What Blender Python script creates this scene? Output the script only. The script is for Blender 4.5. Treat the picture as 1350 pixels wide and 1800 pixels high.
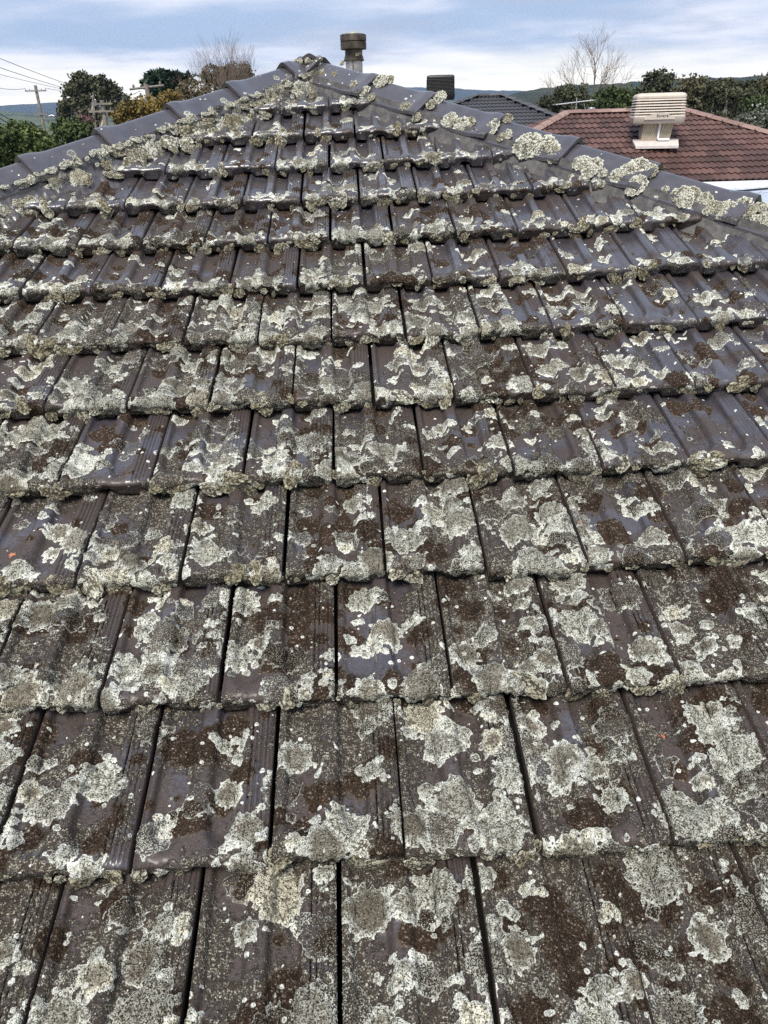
import bpy, bmesh, math, random
import numpy as np
from mathutils import Matrix, Vector

# ------------------------------------------------------------------ camera, sky, sun, exposure
for o in list(bpy.data.objects):
    bpy.data.objects.remove(o, do_unlink=True)
scene = bpy.context.scene
COL = scene.collection
RNG = np.random.default_rng(11)
random.seed(11)

CAM = np.array([0.063538, -0.634167, 1.320354])
CR = np.array([[0.998574, -0.047681, -0.024002],      # right
               [-0.043106, -0.455034, -0.88943],      # down
               [0.031487, 0.889197, -0.456441]])      # forward
FPX = 1352.0                                          # focal length in pixels of a 1350 x 1800 frame
cam = bpy.data.cameras.new('camera')
cam.sensor_fit = 'VERTICAL'
cam.sensor_height = 32.0
cam.lens = FPX / 1800.0 * 32.0
cam.clip_start = 0.05
cam.clip_end = 20000
camo = bpy.data.objects.new('camera', cam)
COL.objects.link(camo)
camo.matrix_world = Matrix(((CR[0][0], -CR[1][0], -CR[2][0], CAM[0]),
                            (CR[0][1], -CR[1][1], -CR[2][1], CAM[1]),
                            (CR[0][2], -CR[1][2], -CR[2][2], CAM[2]),
                            (0, 0, 0, 1)))
scene.camera = camo
scene.view_settings.view_transform = 'Standard'
scene.view_settings.look = 'None'
scene.view_settings.gamma = 1.0
scene.view_settings.exposure = 1.0
scene.view_settings.use_curve_mapping = False
scene.cycles.max_bounces = 4
scene.cycles.diffuse_bounces = 2
scene.cycles.glossy_bounces = 2
scene.cycles.transmission_bounces = 2
scene.cycles.volume_bounces = 0
scene.cycles.use_denoising = False

SUN_EL, SUN_AZ = math.radians(56), math.radians(200)   # azimuth clockwise from +Y: behind the camera, a little left


class NT:
    """small helper to write node trees"""
    def __init__(self, tree):
        self.t = tree
        self.n = tree.nodes
        self.l = tree.links

    def node(self, typ, **kw):
        nd = self.n.new(typ)
        for k, v in kw.items():
            setattr(nd, k, v)
        return nd

    def put(self, sock, v):
        if v is None:
            return
        if isinstance(v, bpy.types.NodeSocket):
            self.l.new(v, sock)
        else:
            if hasattr(sock, 'default_value') and not isinstance(sock.default_value, (int, float)) and len(sock.default_value) == 4 and len(v) == 3:
                v = (*v, 1)
            sock.default_value = v

    def math(self, op, a, b=None, c=None, clamp=False):
        nd = self.node('ShaderNodeMath', operation=op, use_clamp=clamp)
        self.put(nd.inputs[0], a)
        if b is not None:
            self.put(nd.inputs[1], b)
        if c is not None:
            self.put(nd.inputs[2], c)
        return nd.outputs[0]

    def smooth(self, x, a, b, lo=0.0, hi=1.0):
        nd = self.node('ShaderNodeMapRange', interpolation_type='SMOOTHSTEP')
        self.put(nd.inputs[0], x)
        for i, v in ((1, a), (2, b), (3, lo), (4, hi)):
            self.put(nd.inputs[i], v)
        return nd.outputs[0]

    def mix(self, f, a, b, blend='MIX'):
        nd = self.node('ShaderNodeMix', data_type='RGBA', blend_type=blend)
        self.put(nd.inputs[0], f)
        self.put(nd.inputs[6], a)
        self.put(nd.inputs[7], b)
        return nd.outputs[2]

    def noise(self, vec, scale, detail=3, rough=0.55, w=None):
        nd = self.node('ShaderNodeTexNoise')
        self.put(nd.inputs['Vector'], vec)
        nd.inputs['Scale'].default_value = scale
        nd.inputs['Detail'].default_value = detail
        nd.inputs['Roughness'].default_value = rough
        return nd.outputs[0]

    def voro(self, vec, scale, feature='F1', rnd=1.0):
        nd = self.node('ShaderNodeTexVoronoi', feature=feature)
        self.put(nd.inputs['Vector'], vec)
        nd.inputs['Scale'].default_value = scale
        nd.inputs['Randomness'].default_value = rnd
        return nd

    def sep(self, v):
        nd = self.node('ShaderNodeSeparateXYZ')
        self.put(nd.inputs[0], v)
        return nd.outputs

    def comb(self, x, y, z):
        nd = self.node('ShaderNodeCombineXYZ')
        self.put(nd.inputs[0], x)
        self.put(nd.inputs[1], y)
        self.put(nd.inputs[2], z)
        return nd.outputs[0]

    def attr(self, name):
        nd = self.node('ShaderNodeAttribute', attribute_name=name)
        s = self.node('ShaderNodeSeparateColor')
        self.l.new(nd.outputs['Color'], s.inputs[0])
        return s.outputs[0], s.outputs[1], s.outputs[2], nd.outputs['Alpha']


# ---- world: Nishita sky seen through a broken layer of cloud
world = bpy.data.worlds.new('World')
scene.world = world
world.use_nodes = True
wt = NT(world.node_tree)
wt.n.clear()
wout = wt.node('ShaderNodeOutputWorld')
bg = wt.node('ShaderNodeBackground')
wt.l.new(bg.outputs[0], wout.inputs[0])
sky = wt.node('ShaderNodeTexSky', sky_type='NISHITA')
sky.sun_disc = False
sky.sun_elevation = SUN_EL
sky.sun_rotation = SUN_AZ
sky.altitude = 150
sky.air_density = 1.0
sky.dust_density = 1.5
tc = wt.node('ShaderNodeTexCoord')
dx, dy, dz = wt.sep(tc.outputs['Generated'])
zz = wt.math('MAXIMUM', dz, 0.0)
inv = wt.math('DIVIDE', 1.0, wt.math('ADD', zz, 0.075))
cp = wt.comb(wt.math('MULTIPLY', dx, inv), wt.math('MULTIPLY', dy, inv), wt.math('MULTIPLY', zz, 3.0))
n1 = wt.noise(cp, 0.36, 4, 0.5)
mp = wt.node('ShaderNodeMapping')
mp.inputs['Location'].default_value = (3.1, 7.7, 1.3)
wt.l.new(cp, mp.inputs[0])
n2 = wt.noise(mp.outputs[0], 0.85, 4, 0.5)
cl = wt.math('ADD', wt.math('MULTIPLY', n1, 0.65), wt.math('MULTIPLY', n2, 0.35))
cmask = wt.smooth(cl, 0.40, 0.60)
blue = wt.mix(1.0, sky.outputs[0], (0.072, 0.075, 0.080), 'MULTIPLY')
greyblue = wt.mix(0.82, blue, (0.225, 0.285, 0.405))
ccol = wt.mix(wt.smooth(n2, 0.35, 0.65), (0.345, 0.385, 0.475), (0.50, 0.51, 0.56))
skyc = wt.mix(cmask, greyblue, ccol)
n4 = wt.noise(mp.outputs[0], 0.5, 5, 0.6)
skyc = wt.mix(wt.math('MULTIPLY', wt.smooth(n4, 0.50, 0.66), 0.7), skyc, (0.265, 0.30, 0.375))
n3 = wt.noise(mp.outputs[0], 0.7, 4, 0.5)
hz = wt.math('ADD', zz, wt.math('MULTIPLY', wt.math('SUBTRACT', n3, 0.5), 0.05))
hmask = wt.smooth(hz, 0.070, 0.024)
skyc = wt.mix(hmask, skyc, (0.80, 0.74, 0.60))
wt.l.new(skyc, bg.inputs[0])
bg.inputs[1].default_value = 1.0

sun = bpy.data.lights.new('sun', 'SUN')
sun.energy = 2.7
sun.angle = math.radians(24)
sun.color = (1.0, 0.93, 0.83)
suno = bpy.data.objects.new('sun', sun)
COL.objects.link(suno)
sd = Vector((math.sin(SUN_AZ) * math.cos(SUN_EL), math.cos(SUN_AZ) * math.cos(SUN_EL), math.sin(SUN_EL)))
suno.rotation_euler = sd.to_track_quat('Z', 'Y').to_euler()
suno.location = sd * 30


# ------------------------------------------------------------------ helpers
def at(px, py, Y):
    """point on the sight line of photograph pixel (px, py) at world depth Y"""
    d = CR.T @ np.array([(px - 675) / FPX, (py - 900) / FPX, 1.0])
    return CAM + d * ((Y - CAM[1]) / d[1])


def hash3(ix, iy, iz, seed):
    h = (ix.astype(np.int64) * 374761393 + iy.astype(np.int64) * 668265263 + iz.astype(np.int64) * 2147483647 + seed * 1274126177) & 0xffffffff
    h = ((h ^ (h >> 13)) * 1274126177) & 0xffffffff
    h = ((h ^ (h >> 16)) * 2246822519) & 0xffffffff
    h = h ^ (h >> 15)
    return (h & 0xffffff).astype(np.float64) / 0xffffff


def vnoise(x, y, z=None, seed=0):
    """smooth value noise in 0..1"""
    if z is None:
        z = np.zeros_like(x)
    ix, iy, iz = np.floor(x), np.floor(y), np.floor(z)
    fx, fy, fz = x - ix, y - iy, z - iz
    fx, fy, fz = (f * f * (3 - 2 * f) for f in (fx, fy, fz))
    r = 0
    flat = not np.any(fz)
    for a in (0, 1):
        wa = fx if a else 1 - fx
        for b in (0, 1):
            wb = fy if b else 1 - fy
            for c in ((0,) if flat else (0, 1)):
                wc = 1.0 if flat else (fz if c else 1 - fz)
                r = r + wa * wb * wc * hash3(ix + a, iy + b, iz + c, seed)
    return r


def fbm(x, y, z=None, octv=3, seed=0, gain=0.5):
    r, a, tot = 0, 1.0, 0
    for i in range(octv):
        r = r + a * vnoise(x * 2 ** i, y * 2 ** i, None if z is None else z * 2 ** i, seed + i)
        tot += a
        a *= gain
    return r / tot


def sstep(x, a, b):
    t = np.clip((x - a) / (b - a), 0, 1)
    return t * t * (3 - 2 * t)


def mesh(name, V, F, mat=None, smooth=False, attrs=None):
    me = bpy.data.meshes.new(name)
    V = np.ascontiguousarray(V, dtype=np.float32)
    if isinstance(F, np.ndarray) and F.ndim == 2:
        k = F.shape[1]
        me.vertices.add(len(V))
        me.vertices.foreach_set('co', V.ravel())
        me.loops.add(F.size)
        me.loops.foreach_set('vertex_index', np.ascontiguousarray(F, dtype=np.int32).ravel())
        me.polygons.add(len(F))
        me.polygons.foreach_set('loop_start', np.arange(0, F.size, k, dtype=np.int32))
        me.update(calc_edges=True)
    else:
        me.from_pydata([tuple(map(float, v)) for v in V], [], [tuple(int(i) for i in f) for f in F])
        me.update()
    if smooth:
        me.polygons.foreach_set('use_smooth', np.ones(len(me.polygons), dtype=bool))
    for k, a in (attrs or {}).items():
        if a.ndim == 2:
            at_ = me.attributes.new(k, 'FLOAT_COLOR', 'POINT')
            at_.data.foreach_set('color', np.ascontiguousarray(a, dtype=np.float32).ravel())
        else:
            at_ = me.attributes.new(k, 'FLOAT', 'POINT')
            at_.data.foreach_set('value', np.ascontiguousarray(a, dtype=np.float32))
    if mat:
        me.materials.append(mat)
    return me


WORLD = {}


def link(name, me, parent=None, mw=None):
    """an object at world matrix mw, kept there under its parent"""
    o = bpy.data.objects.new(name, me)
    COL.objects.link(o)
    mw = mw or Matrix.Identity(4)
    WORLD[o.name] = mw
    if parent is not None:
        o.parent = parent
        o.matrix_parent_inverse = WORLD[parent.name].inverted()
    o.matrix_basis = mw
    return o


def tag(o, label=None, cat=None, group=None, kind=None):
    if label:
        o['label'] = label
    if cat:
        o['category'] = cat
    if group:
        o['group'] = group
    if kind:
        o['kind'] = kind
    return o


def empty(name, loc):
    o = bpy.data.objects.new(name, None)
    COL.objects.link(o)
    o.empty_display_size = 0.2
    m = Matrix.Translation(Vector(tuple(map(float, loc))))
    WORLD[o.name] = m
    o.matrix_basis = m
    return o


class MB:
    """collects simple shapes into one mesh"""
    def __init__(self):
        self.V, self.F = [], []

    def add(self, V, F):
        b = len(self.V)
        self.V += [tuple(map(float, v)) for v in V]
        self.F += [tuple(i + b for i in f) for f in F]
        return self

    def box(self, c, s, rz=0.0):
        c, s = np.array(c, float), np.array(s, float) / 2
        V = []
        for x in (-1, 1):
            for y in (-1, 1):
                for z in (-1, 1):
                    p = np.array([x, y, z]) * s
                    p = np.array([p[0] * math.cos(rz) - p[1] * math.sin(rz), p[0] * math.sin(rz) + p[1] * math.cos(rz), p[2]])
                    V.append(c + p)
        return self.add(V, [(0, 1, 3, 2), (4, 6, 7, 5), (0, 4, 5, 1), (2, 3, 7, 6), (0, 2, 6, 4), (1, 5, 7, 3)])

    def tube(self, pts, rad, n=8, cap=True):
        pts = [np.array(p, float) for p in pts]
        rad = rad if hasattr(rad, '__len__') else [rad] * len(pts)
        rings = []
        ref = np.array([0.0, 0, 1])
        for i, p in enumerate(pts):
            d = pts[min(i + 1, len(pts) - 1)] - pts[max(i - 1, 0)]
            d = d / (np.linalg.norm(d) + 1e-9)
            r0 = ref if abs(d @ ref) < 0.95 else np.array([1.0, 0, 0])
            a = np.cross(d, r0)
            a /= np.linalg.norm(a)
            b = np.cross(d, a)
            rings.append([p + rad[i] * (a * math.cos(t) + b * math.sin(t)) for t in np.linspace(0, 2 * math.pi, n, endpoint=False)])
        V = [v for r in rings for v in r]
        F = []
        for i in range(len(pts) - 1):
            for j in range(n):
                F.append((i * n + j, i * n + (j + 1) % n, (i + 1) * n + (j + 1) % n, (i + 1) * n + j))
        if cap:
            F.append(tuple(range(n - 1, -1, -1)))
            F.append(tuple((len(pts) - 1) * n + j for j in range(n)))
        return self.add(V, F)

    def lathe(self, prof, n=24, c=(0, 0, 0)):
        V, F = [], []
        for r, z in prof:
            for t in np.linspace(0, 2 * math.pi, n, endpoint=False):
                V.append((c[0] + r * math.cos(t), c[1] + r * math.sin(t), c[2] + z))
        m = len(prof)
        for i in range(m - 1):
            for j in range(n):
                F.append((i * n + j, i * n + (j + 1) % n, (i + 1) * n + (j + 1) % n, (i + 1) * n + j))
        return self.add(V, F)

    def build(self, name, mat, parent=None, smooth=False, bevel=0.0):
        me = mesh(name, np.array(self.V), self.F, mat, smooth)
        bm = bmesh.new()
        bm.from_mesh(me)
        bmesh.ops.recalc_face_normals(bm, faces=bm.faces)
        if bevel:
            bmesh.ops.bevel(bm, geom=[e for e in bm.edges if len(e.link_faces) == 2 and e.calc_face_angle(0) > 0.6],
                            offset=bevel, segments=2, affect='EDGES', profile=0.6)
        bm.to_mesh(me)
        bm.free()
        if smooth:
            me.polygons.foreach_set('use_smooth', np.ones(len(me.polygons), dtype=bool))
            if hasattr(me, 'set_sharp_from_angle'):
                me.set_sharp_from_angle(angle=math.radians(40))
        return link(name, me, parent)


# ------------------------------------------------------------------ materials
def new_mat(name):
    m = bpy.data.materials.new(name)
    m.use_nodes = True
    t = NT(m.node_tree)
    t.n.clear()
    out = t.node('ShaderNodeOutputMaterial')
    bs = t.node('ShaderNodeBsdfPrincipled')
    t.l.new(bs.outputs[0], out.inputs[0])
    return m, t, bs


def pos(t):
    return t.node('ShaderNodeNewGeometry').outputs['Position']


def bump(t, bs, h, strength=0.5, dist=0.003):
    b = t.node('ShaderNodeBump')
    b.inputs['Strength'].default_value = strength
    b.inputs['Distance'].default_value = dist
    t.put(b.inputs['Height'], h)
    t.l.new(b.outputs[0], bs.inputs['Normal'])


def plain(name, col, rough=0.7, metal=0.0, var=0.25, scale=8.0, spec=0.4, bumps=0.0):
    m, t, bs = new_mat(name)
    p = pos(t)
    n = t.noise(p, scale, 5, 0.6)
    c = t.mix(t.smooth(n, 0.3, 0.7), tuple(x * (1 - var) for x in col), tuple(min(1, x * (1 + var)) for x in col))
    t.put(bs.inputs['Base Color'], c)
    t.put(bs.inputs['Roughness'], rough)
    bs.inputs['Metallic'].default_value = metal
    bs.inputs['Specular IOR Level'].default_value = spec
    if bumps:
        bump(t, bs, t.noise(p, scale * 6, 4), bumps, 0.01)
    return m


def glaze_base(t, p):
    n = t.noise(p, 14, 4, 0.6)
    fine = t.noise(p, 260, 2, 0.5)
    c = t.mix(t.smooth(n, 0.3, 0.7), (0.033, 0.030, 0.036), (0.052, 0.047, 0.057))
    c = t.mix(t.math('MULTIPLY', t.smooth(fine, 0.5, 0.75), 0.35), c, (0.10, 0.095, 0.095))
    r = t.math('ADD', 0.24, t.math('MULTIPLY', n, 0.20))
    return c, r, n, fine


def make_tile_material(name, mapped=True):
    """glazed clay under brown film, grey crust, brown and pale lichen rosettes;
    the outlines come as distances (metres) stored on the mesh"""
    m, t, bs = new_mat(name)
    p = pos(t)
    if mapped:
        sdP, sdB, sdS, tone = t.attr('lichen_a')
        crust, age, film, chip = t.attr('lichen_b')
    else:                                        # tiles out of the picture: rosettes from cells instead of mapped outlines
        sc_ = 13.0
        v1, v2, v3 = t.voro(p, sc_), t.voro(p, 17.0), t.voro(p, 70.0)
        ca = t.sep(v1.outputs['Color'])
        wv = t.math('MULTIPLY', t.math('SUBTRACT', t.noise(p, 45, 3), 0.5), 0.9)
        dis = t.math('ADD', v1.outputs['Distance'], wv)
        sdP = t.math('DIVIDE', t.math('SUBTRACT', t.math('MULTIPLY', ca[0], 0.85), dis), sc_)
        sdB = t.math('DIVIDE', t.math('SUBTRACT', t.math('MULTIPLY', t.sep(v2.outputs['Color'])[0], 0.6), v2.outputs['Distance']), 17.0)
        sdS = t.math('DIVIDE', t.math('SUBTRACT', t.math('MULTIPLY', t.sep(v3.outputs['Color'])[0], 0.28), v3.outputs['Distance']), 70.0)
        tone, age, crust, film, chip = ca[1], ca[2], 0.6, 0.55, -1.0
    c, r, n14, fine = glaze_base(t, p)
    nf = t.noise(p, 420, 3, 0.6)                 # 2 to 3 mm
    nm = t.noise(p, 110, 3, 0.6)                 # about 1 cm
    vo = t.voro(p, 330)
    cell = vo.outputs['Distance']
    cellc = t.sep(vo.outputs['Color'])[0]
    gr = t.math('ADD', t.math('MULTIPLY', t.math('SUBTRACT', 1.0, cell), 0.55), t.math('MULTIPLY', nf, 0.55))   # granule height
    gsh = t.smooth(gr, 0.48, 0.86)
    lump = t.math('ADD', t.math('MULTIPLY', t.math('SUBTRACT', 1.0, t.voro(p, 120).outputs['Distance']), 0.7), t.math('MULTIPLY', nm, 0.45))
    # brown film of dirt and algae
    fm = t.math('MULTIPLY', t.smooth(t.math('ADD', nm, t.math('MULTIPLY', film, 0.75)), 0.72, 1.0), 0.85)
    c = t.mix(fm, c, t.mix(gsh, (0.026, 0.017, 0.013), (0.090, 0.058, 0.043)))
    r = t.math('ADD', r, t.math('MULTIPLY', fm, 0.45))
    # chips down to the red clay
    chm = t.smooth(t.math('ADD', chip, t.math('MULTIPLY', t.math('SUBTRACT', nm, 0.5), 0.02)), 0.0, 0.0012)
    c = t.mix(chm, c, t.mix(nf, (0.30, 0.09, 0.045), (0.58, 0.24, 0.15)))
    # grey granular crust
    cn = t.noise(p, 62, 4, 0.72)
    cth = t.math('SUBTRACT', 0.86, t.math('MULTIPLY', crust, 0.44))
    cm = t.smooth(t.math('ADD', t.math('MULTIPLY', cn, 0.8), t.math('MULTIPLY', nf, 0.25)), cth, t.math('ADD', cth, 0.07))
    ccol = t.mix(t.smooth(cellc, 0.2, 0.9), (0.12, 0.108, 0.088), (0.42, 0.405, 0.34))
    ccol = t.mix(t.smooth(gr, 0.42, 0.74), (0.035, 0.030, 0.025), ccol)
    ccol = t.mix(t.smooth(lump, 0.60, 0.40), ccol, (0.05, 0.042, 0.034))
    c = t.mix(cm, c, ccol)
    # brown rosettes
    sB = t.math('ADD', t.math('MULTIPLY', sdB, 1000), t.math('ADD', t.math('MULTIPLY', t.math('SUBTRACT', nf, 0.5), 4.0), t.math('MULTIPLY', t.math('SUBTRACT', nm, 0.5), 5.0)))
    bm_ = t.smooth(sB, -1.0, 2.2)
    bcol = t.mix(gsh, (0.024, 0.016, 0.011), (0.094, 0.066, 0.046))
    bcol = t.mix(t.math('MULTIPLY', t.smooth(sB, 3.5, 1.0), 0.55), bcol, (0.15, 0.125, 0.085))
    bcol = t.mix(t.math('MULTIPLY', t.smooth(cellc, 0.86, 0.99), 0.5), bcol, (0.33, 0.29, 0.25))
    c = t.mix(t.math('MULTIPLY', bm_, 0.94), c, bcol)
    # pale rosettes: white lobed rim, granular grey-green inside, dark old centre
    sP = t.math('ADD', t.math('MULTIPLY', sdP, 1000), t.math('MULTIPLY', t.math('SUBTRACT', nf, 0.5), 3.6))
    sP = t.math('ADD', sP, t.math('MULTIPLY', t.math('SUBTRACT', nm, 0.5), 5.5))
    thr = t.smooth(tone, 0.0, 0.55, 0.57, 0.30)
    pm = t.math('MULTIPLY', t.smooth(sP, -0.1, 0.5), t.math('MAXIMUM', t.smooth(gr, thr, t.math('ADD', thr, 0.10)), t.smooth(sP, 4.0, 1.0)))
    inn = t.node('ShaderNodeAttribute', attribute_name='inner').outputs['Fac'] if mapped else sdP
    sI = t.math('ADD', t.math('MULTIPLY', inn, 1000), t.math('ADD', t.math('MULTIPLY', t.math('SUBTRACT', nf, 0.5), 4.0), t.math('MULTIPLY', t.math('SUBTRACT', nm, 0.5), 5.0)))
    sI = t.math('MINIMUM', sI, sP)
    rim = t.math('MULTIPLY', t.smooth(sI, 7.0, 0.5), t.smooth(t.noise(p, 30, 2), 0.34, 0.60, 0.25, 1.0))
    body = t.mix(t.smooth(tone, 0.0, 0.5), (0.25, 0.245, 0.205), (0.45, 0.465, 0.41))
    body = t.mix(t.smooth(tone, 0.45, 0.8), body, (0.58, 0.60, 0.525))
    body = t.mix(t.smooth(tone, 0.84, 0.98), body, (0.67, 0.65, 0.51))
    old = t.math('MULTIPLY', t.smooth(sI, 6.0, 17.0), age)
    body = t.mix(old, body, t.mix(nm, (0.085, 0.066, 0.050), (0.24, 0.215, 0.165)))
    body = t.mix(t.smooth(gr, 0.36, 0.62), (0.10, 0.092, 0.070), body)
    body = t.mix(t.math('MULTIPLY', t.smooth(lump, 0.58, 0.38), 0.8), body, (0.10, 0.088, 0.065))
    body = t.mix(t.math('MULTIPLY', t.smooth(gr, 0.68, 0.84), 0.7), body, (0.80, 0.80, 0.71))
    rimc = t.mix(t.smooth(gr, 0.25, 0.6), (0.33, 0.345, 0.31), (0.74, 0.765, 0.70))
    pcol = t.mix(t.math('MULTIPLY', rim, t.smooth(tone, -0.2, 0.6, 0.45, 1.0)), body, rimc)
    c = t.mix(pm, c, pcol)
    # pale specks
    sS = t.math('ADD', t.math('MULTIPLY', sdS, 1000), t.math('MULTIPLY', t.math('SUBTRACT', nf, 0.5), 1.5))
    sm = t.math('MULTIPLY', t.smooth(sS, -0.1, 0.5), 0.9)
    scol = t.mix(t.smooth(sS, 2.2, 3.4), (0.66, 0.68, 0.63), (0.30, 0.30, 0.26))
    c = t.mix(sm, c, scol)
    cover = t.math('MAXIMUM', t.math('MAXIMUM', cm, bm_), t.math('MAXIMUM', pm, sm))
    cover = t.math('MAXIMUM', cover, chm)
    rr = t.mix(cover, r, (0.95, 0.95, 0.95))
    t.put(bs.inputs['Base Color'], c)
    rs = t.sep(rr)[0]
    t.put(bs.inputs['Roughness'], rs)
    t.put(bs.inputs['Coat Weight'], t.math('MULTIPLY', t.math('SUBTRACT', 1.0, cover), t.math('SUBTRACT', 1.0, t.math('MULTIPLY', fm, 0.8))))
    bs.inputs['Coat Roughness'].default_value = 0.27
    t.put(bs.inputs['Specular IOR Level'], t.math('SUBTRACT', 0.55, t.math('MULTIPLY', cover, 0.47)))
    h = t.math('MULTIPLY', gr, t.math('ADD', t.math('ADD', t.math('MULTIPLY', pm, 1.0), t.math('MULTIPLY', cm, 0.8)), t.math('ADD', t.math('MULTIPLY', bm_, 0.8), t.math('MULTIPLY', fm, 0.3))))
    h = t.math('ADD', h, t.math('MULTIPLY', t.math('MAXIMUM', pm, cm), t.math('MULTIPLY', lump, 1.1)))
    h = t.math('ADD', h, t.math('ADD', t.math('MULTIPLY', pm, 0.35), t.math('MULTIPLY', sm, 0.5)))
    bump(t, bs, h, 0.9, 0.0035)
    return m


def make_cushion_material(name, hi, mid, lo):
    """leafy lichen cushion: pale lobe tips, olive flanks, dark creases between the lobes"""
    m, t, bs = new_mat(name)
    p = pos(t)
    tip = t.node('ShaderNodeAttribute', attribute_name='tip').outputs['Fac']
    nf = t.noise(p, 380, 3, 0.65)
    vo = t.voro(p, 300)
    g = t.math('ADD', t.math('MULTIPLY', nf, 0.6), t.math('MULTIPLY', t.math('SUBTRACT', 1, vo.outputs['Distance']), 0.5))
    k = t.math('ADD', tip, t.math('MULTIPLY', t.math('SUBTRACT', g, 0.68), 0.9))
    c = t.mix(t.smooth(k, 0.10, 0.42), lo, mid)
    c = t.mix(t.smooth(k, 0.45, 0.85), c, hi)
    big = t.noise(p, 16, 2)
    c = t.mix(t.math('MULTIPLY', t.smooth(big, 0.52, 0.75), 0.45), c, (0.13, 0.115, 0.07))
    t.put(bs.inputs['Base Color'], c)
    bs.inputs['Roughness'].default_value = 0.95
    bs.inputs['Specular IOR Level'].default_value = 0.1
    bump(t, bs, g, 0.9, 0.003)
    return m


def make_glaze(name):
    m, t, bs = new_mat(name)
    p = pos(t)
    c, r, n, f = glaze_base(t, p)
    t.put(bs.inputs['Base Color'], c)
    t.put(bs.inputs['Roughness'], r)
    bs.inputs['Specular IOR Level'].default_value = 0.55
    return m


def make_mortar(name):
    m, t, bs = new_mat(name)
    p = pos(t)
    n = t.noise(p, 22, 6, 0.7)
    f = t.noise(p, 300, 3, 0.6)
    c = t.mix(t.smooth(n, 0.35, 0.7), (0.050, 0.049, 0.050), (0.115, 0.112, 0.108))
    c = t.mix(t.math('MULTIPLY', t.smooth(f, 0.62, 0.8), 0.6), c, (0.30, 0.30, 0.27))
    t.put(bs.inputs['Base Color'], c)
    bs.inputs['Roughness'].default_value = 0.85
    bump(t, bs, t.math('ADD', f, t.math('MULTIPLY', n, 1.5)), 0.6, 0.004)
    return m


def make_clay(name, dark, light, scale=3.0):
    """weathered clay or concrete roof tile with tile-to-tile tone"""
    m, t, bs = new_mat(name)
    p = pos(t)
    oi = t.node('ShaderNodeObjectInfo').outputs['Random']
    n = t.noise(p, scale, 5, 0.65)
    f = t.noise(p, scale * 14, 3, 0.6)
    k = t.math('ADD', t.math('MULTIPLY', oi, 0.55), t.math('MULTIPLY', n, 0.6))
    c = t.mix(t.smooth(k, 0.25, 0.95), dark, light)
    c = t.mix(t.math('MULTIPLY', t.smooth(f, 0.55, 0.8), 0.4), c, tuple(min(1, x * 1.9 + 0.03) for x in dark))
    t.put(bs.inputs['Base Color'], c)
    bs.inputs['Roughness'].default_value = 0.6
    bs.inputs['Specular IOR Level'].default_value = 0.4
    return m


def make_leaf(name, dark, light, alt=None, scale=0.9):
    m, t, bs = new_mat(name)
    p = pos(t)
    n = t.noise(p, scale, 3, 0.6)
    f = t.noise(p, scale * 9, 2, 0.5)
    k = t.math('ADD', t.math('MULTIPLY', n, 0.6), t.math('MULTIPLY', f, 0.4))
    c = t.mix(t.smooth(k, 0.36, 0.64), dark, light)
    if alt:
        c = t.mix(t.math('MULTIPLY', t.smooth(t.noise(p, scale * 5, 2), 0.56, 0.66), 0.8), c, alt)
    t.put(bs.inputs['Base Color'], c)
    bs.inputs['Roughness'].default_value = 0.7
    bs.inputs['Specular IOR Level'].default_value = 0.25
    return m


MT = make_tile_material('glazed_tile_with_lichen')
MGLAZE = make_glaze('dark_glaze')
MFAR = make_tile_material('glazed_tile_with_lichen_cells', False)
MCUSH = [make_cushion_material('lichen_olive', (0.50, 0.49, 0.39), (0.22, 0.205, 0.145), (0.035, 0.030, 0.022)),
         make_cushion_material('lichen_grey', (0.60, 0.60, 0.51), (0.31, 0.30, 0.235), (0.040, 0.036, 0.026)),
         make_cushion_material('lichen_pale', (0.74, 0.76, 0.68), (0.44, 0.445, 0.375), (0.065, 0.058, 0.045))]
MMORTAR = make_mortar('mortar')
MRED = make_clay('red_roof_tile', (0.050, 0.026, 0.022), (0.124, 0.066, 0.055), 1.2)
MREDCAP = make_clay('red_ridge_tile', (0.16, 0.100, 0.085), (0.30, 0.205, 0.178), 1.2)
MDARKROOF = make_clay('charcoal_roof_tile', (0.035, 0.036, 0.042), (0.075, 0.076, 0.085), 1.0)
MWHITE = plain('white_paint', (0.74, 0.76, 0.78), 0.45, 0, 0.06, 2)
MBRICK = plain('brick_wall', (0.28, 0.15, 0.11), 0.85, 0, 0.25, 6)
MZINC = plain('zinc_sheet', (0.46, 0.52, 0.60), 0.35, 0.35, 0.10, 1.2)
MCREAM = plain('cream_plastic', (0.47, 0.42, 0.365), 0.5, 0, 0.06, 5)
MCREAM2 = plain('cream_duct', (0.40, 0.34, 0.25), 0.6, 0, 0.10, 14)
MPALE = plain('pale_flashing', (0.50, 0.46, 0.44), 0.5, 0, 0.10, 9)
MBLACK = plain('black_plastic', (0.012, 0.013, 0.014), 0.45, 0, 0.2, 9)
MDARKVOID = plain('dark_filter_pad', (0.05, 0.043, 0.036), 0.9, 0, 0.3, 20)
MFLUE = plain('dull_zinc_flue', (0.36, 0.35, 0.34), 0.42, 0.7, 0.35, 16)
MFLUERUST = plain('tarnished_cowl', (0.075, 0.062, 0.050), 0.5, 0.55, 0.5, 18)
MDOME = plain('cowl_dome', (0.42, 0.41, 0.37), 0.5, 0.5, 0.2, 20)
MWOOD = plain('grey_timber_pole', (0.20, 0.18, 0.16), 0.9, 0, 0.3, 3)
MWIRE = plain('wire', (0.04, 0.04, 0.045), 0.6, 0, 0.1, 3)
MALU = plain('aluminium', (0.55, 0.56, 0.58), 0.4, 0.8, 0.1, 3)
MTEXT = plain('badge_print', (0.08, 0.07, 0.065), 0.6, 0, 0.1, 9)
MBARK = plain('bark', (0.13, 0.105, 0.085), 0.9, 0, 0.35, 4)
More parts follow.
